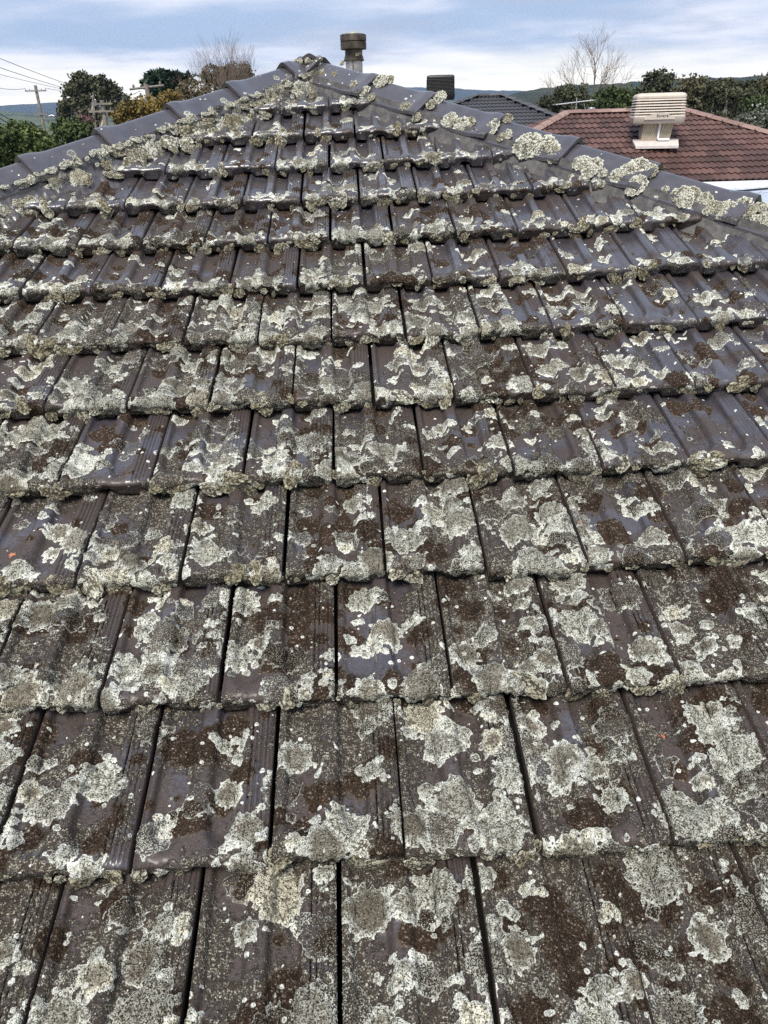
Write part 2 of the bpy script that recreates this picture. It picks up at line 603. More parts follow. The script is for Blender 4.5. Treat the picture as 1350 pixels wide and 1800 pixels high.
MBARKPALE = plain('pale_bark', (0.33, 0.29, 0.25), 0.9, 0, 0.3, 4)
MTWIG = plain('bare_twig', (0.15, 0.115, 0.095), 0.9, 0, 0.3, 3)

# ------------------------------------------------------------------ ground and hills
def make_ground(name, grass, soil, scale):
    m, t, bs = new_mat(name)
    p = pos(t)
    n = t.noise(p, scale, 6, 0.6)
    f = t.noise(p, scale * 12, 4, 0.6)
    c = t.mix(t.smooth(t.math('ADD', t.math('MULTIPLY', n, 0.7), t.math('MULTIPLY', f, 0.3)), 0.42, 0.58), grass, soil)
    t.put(bs.inputs['Base Color'], c)
    bs.inputs['Roughness'].default_value = 0.95
    bs.inputs['Specular IOR Level'].default_value = 0.1
    return m


MGROUND = make_ground('grass_ground', (0.060, 0.085, 0.032), (0.11, 0.10, 0.06), 0.08)
MFOREST = make_ground('wooded_hill', (0.020, 0.028, 0.018), (0.036, 0.046, 0.028), 0.03)
MFIELD = make_ground('hill_fields', (0.022, 0.030, 0.019), (0.085, 0.105, 0.045), 0.0055)
GZ = -3.7
gs = []
gn = 24
xs = np.linspace(-6000, 6000, gn)
ys = np.linspace(-300, 7000, gn)
gv = [(x, y, GZ) for y in ys for x in xs]
gf = [(j * gn + i, j * gn + i + 1, (j + 1) * gn + i + 1, (j + 1) * gn + i) for j in range(gn - 1) for i in range(gn - 1)]
tag(link('ground', mesh('ground', np.array(gv), gf, MGROUND)), kind='structure')


def hill(name, crest, Y, depth, mat, rough, seed, lumps=0.02):
    """a ridge of land whose crest passes the given sight lines at depth Y"""
    px = np.array([c[0] for c in crest], float)
    py = np.array([c[1] for c in crest], float)
    n = 260
    X = np.linspace(px.min(), px.max(), n)
    Z = np.interp(X, px, py)
    top = np.array([at(x, z, Y) for x, z in zip(X, Z)])
    m = 26
    V = []
    for j in range(m + 1):
        q = j / m
        prof = math.sin(min(q / 0.62, 1.0) * math.pi / 2) ** 1.3 if q < 0.62 else 1 - 0.5 * ((q - 0.62) / 0.38) ** 2
        yy = Y - depth * 0.62 + depth * q
        h = GZ - 2 + (top[:, 2] - GZ + 2) * prof
        xx = top[:, 0] * (yy / Y)
        rel = (fbm(xx / rough, np.full(n, yy / rough), None, 4, seed) - 0.5)
        h = h + rel * (top[:, 2] - GZ) * lumps * 4 * (prof > 0.05)
        h = h + (vnoise(xx / (rough * 0.05), np.full(n, yy / (rough * 0.05)), None, seed + 9)) * rough * 0.012 * (prof > 0.1)
        V += list(zip(xx, np.full(n, yy), h))
    F = [(j * n + i, j * n + i + 1, (j + 1) * n + i + 1, (j + 1) * n + i) for j in range(m) for i in range(n - 1)]
    return tag(link(name, mesh(name, np.array(V), F, mat, True)), kind='structure')


hill('hill', [(-500, 190), (0, 187), (60, 184), (120, 181), (250, 178), (400, 174), (600, 168), (720, 156), (770, 157), (850, 162), (950, 163), (1100, 158), (1350, 156), (1700, 150)], 3300, 1500, MFOREST, 420, 3, 0.03)
hill('hill', [(-500, 202), (0, 199), (50, 203), (110, 207), (300, 206), (500, 200), (700, 185), (900, 172), (1000, 168), (1300, 166), (1700, 170)], 1700, 1100, MFIELD, 300, 5, 0.05)
hill('hill', [(760, 196), (850, 184), (900, 170), (930, 162), (1000, 153), (1060, 152), (1180, 143), (1260, 139), (1350, 137), (1700, 128)], 760, 420, MFOREST, 160, 8, 0.05)

# ------------------------------------------------------------------ the lichen-covered roof
TH = math.radians(19.5)
CT, ST = math.cos(TH), math.sin(TH)
TW, GA = 0.24, 0.328027
SAG = (0.002407 / TW, 0.004103 / TW, 0.003719 * TW)       # the old roof sags a little
APEX_U, APEX_V = -0.10, 4.42
BAS = Matrix(((1, 0, 0, 0), (0, CT, -ST, 0), (0, ST, CT, 0), (0, 0, 0, 1)))


def sag(u, v):
    a, b = u / TW, v / GA - 6
    return TW * (0.002407 * a * a + 0.004103 * a * b + 0.003719 * b * b)


def plane_pt(u, v, n=0.0):
    return np.array([u, v * CT - n * ST, v * ST + n * CT])


TNOSE = 0.046


def pan_profile(s, y):
    """depth of the two water channels across the tile (s = 0..1), y up from the nose"""
    d = np.zeros_like(s)
    for c, hw, dep in ((0.205, 0.165, 0.0215), (0.625, 0.135, 0.0225)):
        q = (s - c) / hw
        e = 1 - sstep(np.abs(q), 0.70, 1.04)
        yend = 0.017 + 0.045 * q * q
        d = d + dep * e * sstep(y, yend, yend + 0.045)
    for c in (0.815, 0.858, 0.901, 0.944):                # grooves of the interlocking strip
        d = d + 0.0055 * np.exp(-((s - c) / 0.009) ** 2) * sstep(y, 0.006, 0.02)
    return d


def s_samples(n):
    base = np.linspace(0, 1, n)
    extra = np.concatenate([np.linspace(0.795, 0.965, 17), [0.004, 0.012, 0.02, 0.98, 0.99]])
    return np.unique(np.round(np.concatenate([base, extra]), 4)) if n > 30 else base


def tile_grid(n_s, n_t, n_nose):
    """parameter grid: columns across the tile, rows from under the nose up the top face"""
    s = s_samples(n_s)
    y = [0.04, 0.010]
    kind = ['u', 'u']
    zq = [0.0, 0.0]
    for q in np.linspace(0, 1, n_nose):
        y.append(0.0)
        zq.append(q)
    r = 0.013
    L = GA * 1.13
    arc = [0.0]
    top = np.concatenate([np.linspace(0, 1, max(4, n_nose // 2))[1:] * 0.02, 0.02 + (np.linspace(0, 1, n_t)[1:] ** 0.97) * (L - 0.02)])
    return s, np.array(y), np.array(zq), top, r


def build_tile(n_s, n_t, n_nose, seed, feats, cover, wave):
    s, y0, zq, top, r = tile_grid(n_s, n_t, n_nose)
    wt_ = TW * (0.962 if n_t > 40 else 0.954)
    S = s[None, :]
    rows_y, rows_z, arcs = [], [], []
    nlobe = 0.021 * (sstep(s, 0.36, 0.43) - sstep(s, 0.56, 0.63)) + wave * 0.004 * np.sin(s * 9 + seed)
    zb = -0.006 + nlobe
    zt = TNOSE + 0.005 * (sstep(s, 0.30, 0.42) - sstep(s, 0.50, 0.62)) - 0.004 * sstep(np.abs(s - 0.5), 0.44, 0.5) * 2 + 0.003 * np.sin(s * math.pi * 2 + 1.2)
    for i in range(len(y0)):
        if i < 2:
            rows_y.append(np.full_like(s, y0[i]))
            rows_z.append(zb)
            arcs.append(-TNOSE - y0[i])
        else:
            q = zq[i]
            z = zb + (zt - 0.012 - zb) * q
            rows_y.append(0.007 * (1 - q) + 0 * s)
            rows_z.append(z)
            arcs.append(-TNOSE * (1 - q) - 0.008)
    for yt in top:
        a = min(yt / 0.02, 1.0)
        yy = yt if yt > 0.02 else 0.02 * (1 - math.cos(a * math.pi / 2)) ** 0.8
        lift = 0.012 * (math.sin(a * math.pi / 2) - 1) if yt < 0.02 else 0.0
        z = zt + lift - (TNOSE - 0.004) * (yt / (GA * 1.06)) - pan_profile(s, np.full_like(s, yt))
        rows_y.append(np.full_like(s, yy))
        rows_z.append(z)
        arcs.append(yt)
    ny = len(rows_y)
    ns = len(s)
    X = np.repeat((s * wt_)[None, :], ny, 0)
    Y = np.array(rows_y)
    Z = np.array(rows_z)
    A = np.repeat(np.array(arcs)[:, None], ns, 1)
    P = np.stack([X, Y, Z], -1)
    # smooth normals of the clean tile
    du = np.gradient(P, axis=1)
    dv = np.gradient(P, axis=0)
    N = np.cross(du, dv)
    N /= (np.linalg.norm(N, axis=-1, keepdims=True) + 1e-12)
    la, lb, thick, lc = feats(X.ravel(), A.ravel(), S.repeat(ny, 0).ravel())
    edge = np.minimum(sstep(s, 0.0, 0.02), sstep(1 - s, 0.0, 0.02))[None, :]
    P = P + N * (thick.reshape(ny, ns) * (0.25 + 0.75 * edge))[..., None]
    V = P.reshape(-1, 3)
    F = []
    idx = np.arange(ny * ns).reshape(ny, ns)
    F = np.stack([idx[:-1, :-1], idx[:-1, 1:], idx[1:, 1:], idx[1:, :-1]], -1).reshape(-1, 4)
    # side skirts
    nb = len(V)
    Ls = V[idx[:, 0]].copy()
    Rs = V[idx[:, -1]].copy()
    Ls[:, 2] = np.minimum(Ls[:, 2] - 0.030, -0.008)
    Rs[:, 2] = np.minimum(Rs[:, 2] - 0.030, -0.008)
    Ls[:, 0] += 0.001
    Rs[:, 0] -= 0.001
    V = np.concatenate([V, Ls, Rs])
    il = np.arange(nb, nb + ny)
    ir = np.arange(nb + ny, nb + 2 * ny)
    FL = np.stack([idx[:-1, 0], idx[1:, 0], il[1:], il[:-1]], -1)
    FR = np.stack([idx[1:, -1], idx[:-1, -1], ir[:-1], ir[1:]], -1)
    F = np.concatenate([F, FL, FR])
    la = np.concatenate([la, np.tile([-1, -1, -1, 0.5], (2 * ny, 1))])
    lb = np.concatenate([lb, np.tile([0.1, 0.5, 0.6, -1], (2 * ny, 1))])
    lc = np.concatenate([lc, np.full(2 * ny, -1.0)])
    return V, F, la, lb, lc


# how much of each tile is grown over, read off the photograph (8 steps from left to right of the frame)
COVER = {-1: [.9] * 8,
         0: [.95, .85, .92, .90, .88, .92, .95, .95],
         1: [.80, .62, .70, .86, .90, .88, .85, .97],
         2: [.82, .68, .78, .74, .70, .86, .85, .80],
         3: [.72, .72, .80, .82, .88, .97, .55, .72],
         4: [.92, .35, .78, .84, .66, .88, .66, .42],
         5: [.72, .78, .76, .80, .66, .76, .50, .45],
         6: [.86, .84, .84, .76, .74, .52, .32, .42],
         7: [.72, .70, .78, .78, .74, .52, .38, .34],
         8: [.78, .80, .82, .76, .72, .62, .50, .25],
         9: [.48, .50, .52, .56, .60, .50, .46, .46],
         10: [.40, .42, .48, .52, .46, .40, .34, .30],
         11: [.40, .40, .44, .46, .42, .36, .30, .30],
         12: [.36, .38, .40, .40, .36, .32, .30, .30],
         13: [.30] * 8}
BROWN = {-1: .6, 0: .75, 1: .6, 2: .6, 3: .6, 4: .45, 5: .5, 6: .55, 7: .45, 8: .45, 9: .3, 10: .2, 11: .16, 12: .12, 13: .1}


def px_of(P):
    c = CR @ (np.asarray(P) - CAM)
    return 675 + FPX * c[0] / c[2], 900 + FPX * c[1] / c[2]


def cover_at(k, u):
    x, _ = px_of(plane_pt(u, (k + 0.4) * GA))
    return float(np.interp(x, np.linspace(84, 1266, 8), COVER[k]))


# rosettes of a whole course are laid out together, so that they can run across the joints
def lay_course(k, u0, u1):
    rg = np.random.default_rng(900 + k)
    pale, brown, speck, chips = [], [], [], []
    u = u0
    while u < u1:
        c = cover_at(k, u + TW / 2)
        br = min(1.0, BROWN[k] * rg.uniform(0.35, 1.75))
        pf = rg.uniform(0.65, 1.3)
        far = k >= 8
        m = rg.poisson(3.0 + 27 * c ** 1.5 * (1 - 0.30 * br) * pf * (1.3 if k < 7 else 1.0))
        for _ in range(m):
            R = 0.007 + 0.042 * rg.random() ** 1.8 * (0.55 + 0.55 * c)
            yy = rg.random() ** (1.35 if not far else 1.6) * GA * 1.05 - 0.03
            if k >= 7 and rg.random() < 0.62:          # in the upper courses the growth sits in the lower ends of the channels
                yy = rg.normal(0.050, 0.030)
                fx_ = (0.205 if rg.random() < 0.5 else 0.62) + rg.normal(0, 0.05)
                uu = (math.floor((u + TW * 0.5) / TW - (0.5 if k % 2 else 0)) + (0.5 if k % 2 else 0) + fx_) * TW
            else:
                uu = u + rg.random() * TW
            cx, tn, ag = uu, rg.random(), rg.random() ** 0.9
            pale.append((cx, yy, R, tn, ag))
            for _ in range(rg.poisson(4.5)):
                an, dd = rg.random() * 6.283, R * (0.85 + 0.9 * rg.random())
                pale.append((cx + dd * math.cos(an), yy + dd * math.sin(an), 0.0025 + 0.010 * rg.random() ** 1.6, tn, 0.0))
        for _ in range(rg.poisson(1.0 + 27 * c * br)):
            brown.append((u + rg.random() * TW, rg.random() * GA * 1.1 - 0.02, 0.007 + 0.038 * rg.random() ** 1.4, rg.random(), rg.random()))
        for _ in range(rg.poisson(45 + 60 * c)):
            speck.append((u + rg.random() * TW, rg.random() * GA * 1.08 - 0.03, 0.0007 + 0.0048 * rg.random() ** 3.2, 0, 0))
        if rg.random() < 0.11 * (k < 9):
            chips.append((u + (0.05 if rg.random() < .5 else 0.88) * TW, rg.random() * GA, 0.005 + 0.006 * rg.random(), 0, 0))
        u += TW
    f = lambda l: np.array(l) if l else np.zeros((0, 5))
    return f(pale), f(brown), f(speck), f(chips)


def sd_max(items, X, Y, warp, second=False):
    """signed distance to a set of lobed rosettes; with second also the distance to the line where two of them meet"""
    best = np.full(X.shape, -0.05)
    nxt = np.full(X.shape, -0.05)
    t1 = np.full(X.shape, 0.5)
    t2 = np.full(X.shape, 0.5)
    for n, (cx, cy, R, a, b) in enumerate(items):
        m = np.nonzero((np.abs(X - cx) < R * 1.7 + 0.01) & (np.abs(Y - cy) < R * 1.7 + 0.01))[0]
        if not len(m):
            continue
        ex, ey = X[m] - cx, Y[m] - cy
        d = np.hypot(ex, ey) * (1 + warp[m])
        if R > 0.009:
            th_ = np.arctan2(ey, ex)
            nl_ = 5 + int(R * 220)
            d = d * (1 + 0.055 * np.cos(nl_ * th_ + 40 * a) + 0.03 * np.cos((2 * nl_ + 3) * th_ + 70 * b))
        sdv = R - d
        bb = best[m]
        win = sdv > bb
        nxt[m] = np.where(win, bb, np.maximum(nxt[m], sdv))
        best[m] = np.where(win, sdv, bb)
        w_ = m[win]
        t1[w_] = a
        t2[w_] = b
    if second:
        return best, t1, t2, np.minimum(best, 0.0012 + 0.8 * (best - nxt))
    return best, t1, t2


def feats_for(k, u_left, course, cover, seed):
    pale, brown, speck, chips = course

    def near(arr):
        if not len(arr):
            return arr
        return arr[(arr[:, 0] > u_left - 0.09) & (arr[:, 0] < u_left + TW + 0.09)]

    def fn(x, a, s):
        X = x + u_left
        wx = X + 0.008 * (fbm(X * 70, a * 70, None, 3, 41 + k) - 0.5)
        wy = a + 0.008 * (fbm(X * 70 + 31, a * 70, None, 3, 57 + k) - 0.5)
        warp = 0.38 * (vnoise(X * 45, a * 45, None, 71 + k) - 0.5) + 0.35 * (vnoise(X * 130, a * 130, None, 73 + k) - 0.5)
        sp, tone, age, inner = sd_max(near(pale), wx, wy, warp, True)
        sb, _, _ = sd_max(near(brown), wx, wy, warp)
        ss, _, _ = sd_max(near(speck), X + 0.4 * (wx - X), a + 0.4 * (wy - a), warp * 0.8)
        sc, _, _ = sd_max(near(chips), wx, wy, warp)
        # the nose collects growth
        nose = sstep(a, 0.03, -0.01) * sstep(a, -0.06, -0.02)
        low = fbm(X * 9, a * 9 + 7 * k, None, 3, 21)
        crust = np.clip(cover * 1.25 - (0.15 if k < 7 else 0.34) + (low - 0.5) * 1.7 + 0.28 * nose - 0.30 * sstep(a, 0.20, 0.33) * (k > 3), 0, 1)
        film = np.clip(cover * (0.50 + BROWN[k]) - (0.10 if k < 8 else 0.18) + (fbm(X * 13, a * 13, None, 3, 33 + k) - 0.5) * 1.6 + 0.12 * nose, 0, 1)
        lum = fbm(X * 190, a * 190, None, 2, 91)
        thick = (0.0026 * sstep(sp, 0.0, 0.004) + 0.0042 * sstep(inner, 0.001, 0.010)) * (0.45 + 0.9 * lum) + 0.0016 * sstep(sb, 0, 0.004) * (0.4 + lum)
        thick = thick + 0.0026 * sstep(crust, 0.3, 1.0) * (lum - 0.25) + 0.0012 * sstep(ss, 0, 0.002)
        thick = thick + 0.006 * nose * crust * sstep(fbm(X * 60, a * 60, None, 2, 15), 0.42, 0.75)
        la = np.stack([sp, sb, ss, tone], -1)
        lb = np.stack([crust, age, film, sc], -1)
        return la, lb, thick, inner
    return fn


roof_apex = plane_pt(APEX_U, APEX_V)
roof = empty('tiled_roof', plane_pt(APEX_U, -1.0) - [0, 0, 0.05])
tag(roof, 'hip roof of dark glazed tiles overgrown with pale and brown lichen, filling the foreground', 'roof', kind='thing')
ROOFM = WORLD[roof.name]


# cauliflower-like lichen cushions: a few shapes, shared by all
def cushion(seed, sub, nlobe, flat, nsmall, amp=0.62):
    rg = np.random.default_rng(seed)
    bm = bmesh.new()
    bmesh.ops.create_icosphere(bm, subdivisions=sub, radius=1.0)
    V = np.array([v.co[:] for v in bm.verts])
    F = np.array([[v.index for v in f.verts] for f in bm.faces])
    bm.free()
    keep = V[F].mean(1)[:, 2] > -0.45
    F = F[keep]

    def lobes(n):
        c = rg.normal(size=(n, 3))
        c /= np.linalg.norm(c, axis=1)[:, None]
        d = np.sort(np.linalg.norm(V[:, None, :] - c[None], axis=2), axis=1)
        sz = 1.9 / math.sqrt(n)
        e = np.clip((d[:, 1] - d[:, 0]) / sz, 0, 1)
        return np.sqrt(np.clip(e, 0, 1)), np.clip(1 - d[:, 0] / (1.3 * sz), 0, 1)
    e1, b1 = lobes(nlobe)
    e2, b2 = lobes(nsmall)
    big = fbm(V[:, 0] * 1.4 + seed, V[:, 1] * 1.4, V[:, 2] * 1.4, 2, seed)
    rad = 0.76 - 0.5 * amp + amp * big + 0.16 * b1 * e1 + 0.085 * e2
    P = V * rad[:, None]
    P[:, 2] *= flat
    tip = np.clip(0.02 + 0.50 * e2 * (0.5 + b2) + 0.34 * e1 * b1 + 0.15 * (rad - 0.8), 0, 1)
    # lobes turned outward at the margin are the youngest and palest
    tip = np.clip(tip + 0.22 * sstep(1 - np.abs(V[:, 2]), 0.55, 0.95), 0, 1)
    return P, F, tip


CUSH = {}
for mi in range(3):
    for q in range(5):
        P, F, tip = cushion(100 + q, 4, 20 + 5 * q, 0.62, 300)
        CUSH[(mi, q)] = mesh('lichen', P, F, MCUSH[mi], True, {'tip': tip})
for q in range(4):
    P, F, tip = cushion(300 + q, 5, 60 + 12 * q, 0.5, 620, 0.38)
    CUSH[('big', q)] = mesh('lichen', P, F, MCUSH[2], True, {'tip': tip})
    CUSH[('bigg', q)] = mesh('lichen', P, F, MCUSH[1], True, {'tip': tip})


def place_cushion(me, P, nrm, size, spin, parent, stretch=(1, 1, 1)):
    n = Vector(tuple(nrm)).normalized()
    q = n.to_track_quat('Z', 'Y').to_matrix().to_4x4()
    m = Matrix.Translation(Vector(tuple(map(float, P)))) @ q @ Matrix.Rotation(spin, 4, 'Z') @ Matrix.Diagonal((size * stretch[0], size * stretch[1], size * stretch[2], 1))
    return link('lichen', me, parent, m)


def hip_side(u, v):
    """signed distance inside the hip lines (positive: on this roof face), metres along the course"""
    half = (APEX_V - v) * CT
    return half - abs(u - APEX_U)


def clip_hips(me, mw):
    """cut the mesh along the vertical planes through the two hips"""
    bm = bmesh.new()
    bm.from_mesh(me)
    im = mw.inverted()
    for sx in (-1, 1):
        no = Vector((sx, 1, 0)).normalized()
        p = im @ Vector(tuple(roof_apex))
        nl = (im.to_3x3() @ no).normalized()
        bmesh.ops.bisect_plane(bm, geom=list(bm.verts) + list(bm.edges) + list(bm.faces), plane_co=p, plane_no=nl, clear_outer=True, dist=1e-5)
    ok = len(bm.faces) > 0
    bm.to_mesh(me)
    bm.free()
    if ok:
        me.polygons.foreach_set('use_smooth', np.ones(len(me.polygons), dtype=bool))
    return ok


VIS = {-1: (-2, 2.5), 0: (-2.25, 2.75), 1: (-2.75, 3.5), 2: (-3, 4), 3: (-3.5, 4.5), 4: (-3.75, 5), 5: (-4.25, 5.5), 6: (-4.5, 6.25), 7: (-5, 6.75),
       8: (-5.5, 7.25), 9: (-6, 7.75), 10: (-7, 8), 11: (-7, 8), 12: (-7, 8), 13: (-7, 8)}
placed = {}
for k in range(0, 14):
    odd = 0.5 if k % 2 else 0.0
    if k == 13:
        odd = -0.5
    lo, hi = VIS[k]
    pad = 1.6 if k < 9 else 0
    j0, j1 = math.floor(lo - odd - pad), math.ceil(hi - odd + pad)
    course = lay_course(k, (j0 + odd) * TW - 0.2, (j1 + odd) * TW + 0.4)
    if k <= 2:
        res = (66, 84, 12)
    elif k <= 6:
        res = (48, 56, 10)
    elif k <= 9:
        res = (38, 38, 8)
    else:
        res = (34, 30, 8)
    for j in range(j0, j1 + 1):
        ul = (j + odd) * TW
        vm = k * GA
        hs = [hip_side(ul + q * TW, vm + r_ * GA) for q in (0, 1) for r_ in (0, 1.1)]
        if max(hs) < 0.02:
            continue
        rg = np.random.default_rng(5000 + 97 * k + j)
        cov = cover_at(k, ul + TW / 2)
        V, F, la, lb, lc = build_tile(*res, 31 * k + j, feats_for(k, ul, course, cov, j), cov, 0.6)
        ju, jv, jn = rg.normal(0, 0.0011), rg.normal(0, 0.0035), abs(rg.normal(0, 0.0020))
        z0 = sag(ul + TW / 2, vm)
        slope = (sag(ul + TW / 2, vm + GA) - z0) / GA
        slopeu = (sag(ul + TW, vm) - sag(ul, vm)) / TW
        mw = BAS @ Matrix.Translation((ul + ju + 0.003, vm + jv, z0 + jn - slopeu * TW / 2)) @ Matrix.Rotation(slope + rg.normal(0, 0.003), 4, 'X') @ Matrix.Rotation(-slopeu + rg.normal(0, 0.004), 4, 'Y') @ Matrix.Rotation(rg.normal(0, 0.003), 4, 'Z')
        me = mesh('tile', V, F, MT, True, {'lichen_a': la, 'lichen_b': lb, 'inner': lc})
        if min(hs) < 0.02:
            if not clip_hips(me, mw):
                continue
        o = link('tile', me, roof, mw)
        placed[(k, j)] = o
        # cushions on the nose
        nc = rg.poisson(2.2 + 5.0 * cov)
        for _ in range(nc):
            s = rg.random()
            if hip_side(ul + s * TW, vm) < 0.07:
                continue
            size = (0.007 + 0.026 * rg.random() ** 1.7) * (1.0 if k > 2 else 0.85)
            up = rg.random()
            local = Vector((s * TW * 0.97, -0.001 - 0.002 * up + 0.010 * up ** 2, 0.004 + 0.036 * up))
            nrm = (mw.to_3x3() @ Vector((rg.normal(0, .2), -1 + 0.55 * up, 0.25 + 0.75 * up)))
            mi = int(rg.choice([0, 1, 2], p=[.55, .35, .10]))
            place_cushion(CUSH[(mi, int(rg.integers(5)))], mw @ local, nrm, size, rg.random() * 6.28, o,
                          (1.0 + 0.9 * rg.random(), 0.9, 0.40 + 0.35 * rg.random()))

# ---- hip and ridge caps on mortar beds
HIP_N = math.sqrt(2 + math.tan(TH) ** 2)


def cap_profile(n):
    """lateral position and drop across an angled cap, rounded at the crown"""
    q = np.linspace(-1, 1, n)
    lat = q * 0.128
    r = 0.014
    drop = -(np.sqrt(lat ** 2 + r * r) - r) * 0.72
    return lat, drop


def frame_for(sx):
    """axes of a hip: a runs down the hip, b to the side of this roof face, c up"""
    a = np.array([sx, -1.0, -math.tan(TH)]) / HIP_N
    b = np.array([-sx, -1.0, 0.0]) / math.sqrt(2)
    c = np.cross(a, b)
    if c[2] < 0:
        c = -c
    return a, b, c


def cap_feats(L, seed, amount, side_bias):
    rg = np.random.default_rng(seed)
    pale = [(rg.random() * L, (0.3 + 0.8 * rg.random()) * 0.15 * (1 if rg.random() < side_bias else -1), 0.005 + 0.016 * rg.random() ** 2, rg.random(), 0.3 * rg.random()) for _ in range(rg.poisson(7 * amount))]
    speck = [(rg.random() * L, rg.uniform(-0.16, 0.16), 0.0008 + 0.0055 * rg.random() ** 2.4, 0, 0) for _ in range(rg.poisson(55 * (0.4 + amount)))]

    def fn(x, y):
        warp = 0.6 * (vnoise(x * 60 + seed, y * 60, None, 5) - 0.5) + 0.4 * (vnoise(x * 150, y * 150 + seed, None, 6) - 0.5)
        sp, tone, age = sd_max(pale, x, y, warp)
        ss, _, _ = sd_max(speck, x, y, warp)
        end = sstep(x, L - 0.10, L - 0.02)
        crust = np.clip(0.16 + 0.34 * amount * end + 0.35 * (fbm(x * 14 + seed, y * 14, None, 3, 3) - 0.5) + 0.6 * amount * sstep(np.abs(y), 0.12, 0.16), 0, 1)
        n = len(x)
        thick = 0.004 * sstep(sp, 0, 0.006) * (0.4 + fbm(x * 190, y * 190, None, 2, 9)) + 0.001 * sstep(ss, 0, 0.002)
        return np.stack([sp, np.full(n, -1.0), ss, tone], -1), np.stack([crust, age, 0.15 * end, np.full(n, -1.0)], -1), thick
    return fn


def make_cap(name, org, a, b, c, L, seed, amount, side_bias=0.7, lift=0.0):
    """one cap: crown line starts at org (upper end) and runs L along a; flared collar at the lower end"""
    nl, npf = 44, 41
    lat, drop = cap_profile(npf)
    xs_ = np.linspace(-0.05, L, nl)
    V, PX, PY = [], [], []
    for x in xs_:
        col = 0.013 * np.clip((x - (L - 0.12)) / 0.075, 0, 1) ** 1.4
        sink = 0.012 * (1 - x / L) + lift
        k = 1 + 0.06 * (col / 0.013)
        for y, d in zip(lat * k, drop):
            V.append(org + a * x + b * y + c * (d * k + col * (1.0 + 0.15 * abs(y) / 0.128) - sink))
            PX.append(x)
            PY.append(math.copysign(math.hypot(y, d), y))
    V = np.array(V).reshape(nl, npf, 3)
    PX, PY = np.array(PX), np.array(PY)
    du = np.gradient(V, axis=0)
    dv = np.gradient(V, axis=1)
    N = np.cross(du, dv)
    N /= np.linalg.norm(N, axis=-1, keepdims=True)
    if (N[nl // 2, npf // 2] @ c) < 0:
        N = -N
    la, lb, th = cap_feats(L, seed, amount, side_bias)(PX, PY)
    V = (V + N * th.reshape(nl, npf)[..., None]).reshape(-1, 3)
    idx = np.arange(nl * npf).reshape(nl, npf)
    F = np.stack([idx[:-1, :-1], idx[1:, :-1], idx[1:, 1:], idx[:-1, 1:]], -1).reshape(-1, 4)
    # thickness at the lower end and along both lower edges
    nb = len(V)
    endr = V[idx[-1]] - c * 0.020 - a * 0.002
    V = np.concatenate([V, endr])
    ie = np.arange(nb, nb + npf)
    F = np.concatenate([F, np.stack([idx[-1, :-1], ie[:-1], ie[1:], idx[-1, 1:]], -1)])
    nb2 = len(V)
    e1 = V[idx[:, 0]] - c * 0.014
    e2 = V[idx[:, -1]] - c * 0.014
    V = np.concatenate([V, e1, e2])
    i1 = np.arange(nb2, nb2 + nl)
    i2 = np.arange(nb2 + nl, nb2 + 2 * nl)
    F = np.concatenate([F, np.stack([idx[:-1, 0], i1[:-1], i1[1:], idx[1:, 0]], -1), np.stack([idx[:-1, -1], idx[1:, -1], i2[1:], i2[:-1]], -1)])
    ne = len(V) - len(la)
    la = np.concatenate([la, np.tile([-1, -1, -1, 0.5], (ne, 1))])
    lb2 = np.tile([0.55, 0.5, 0.1, -1.0], (ne, 1))
    lb = np.concatenate([lb, lb2])
    me = mesh(name, V, F, MT, True, {'lichen_a': la, 'lichen_b': lb, 'inner': la[:, 0]})
    if hasattr(me, 'set_sharp_from_angle'):
        me.set_sharp_from_angle(angle=math.radians(50))
    return link(name, me, roof)


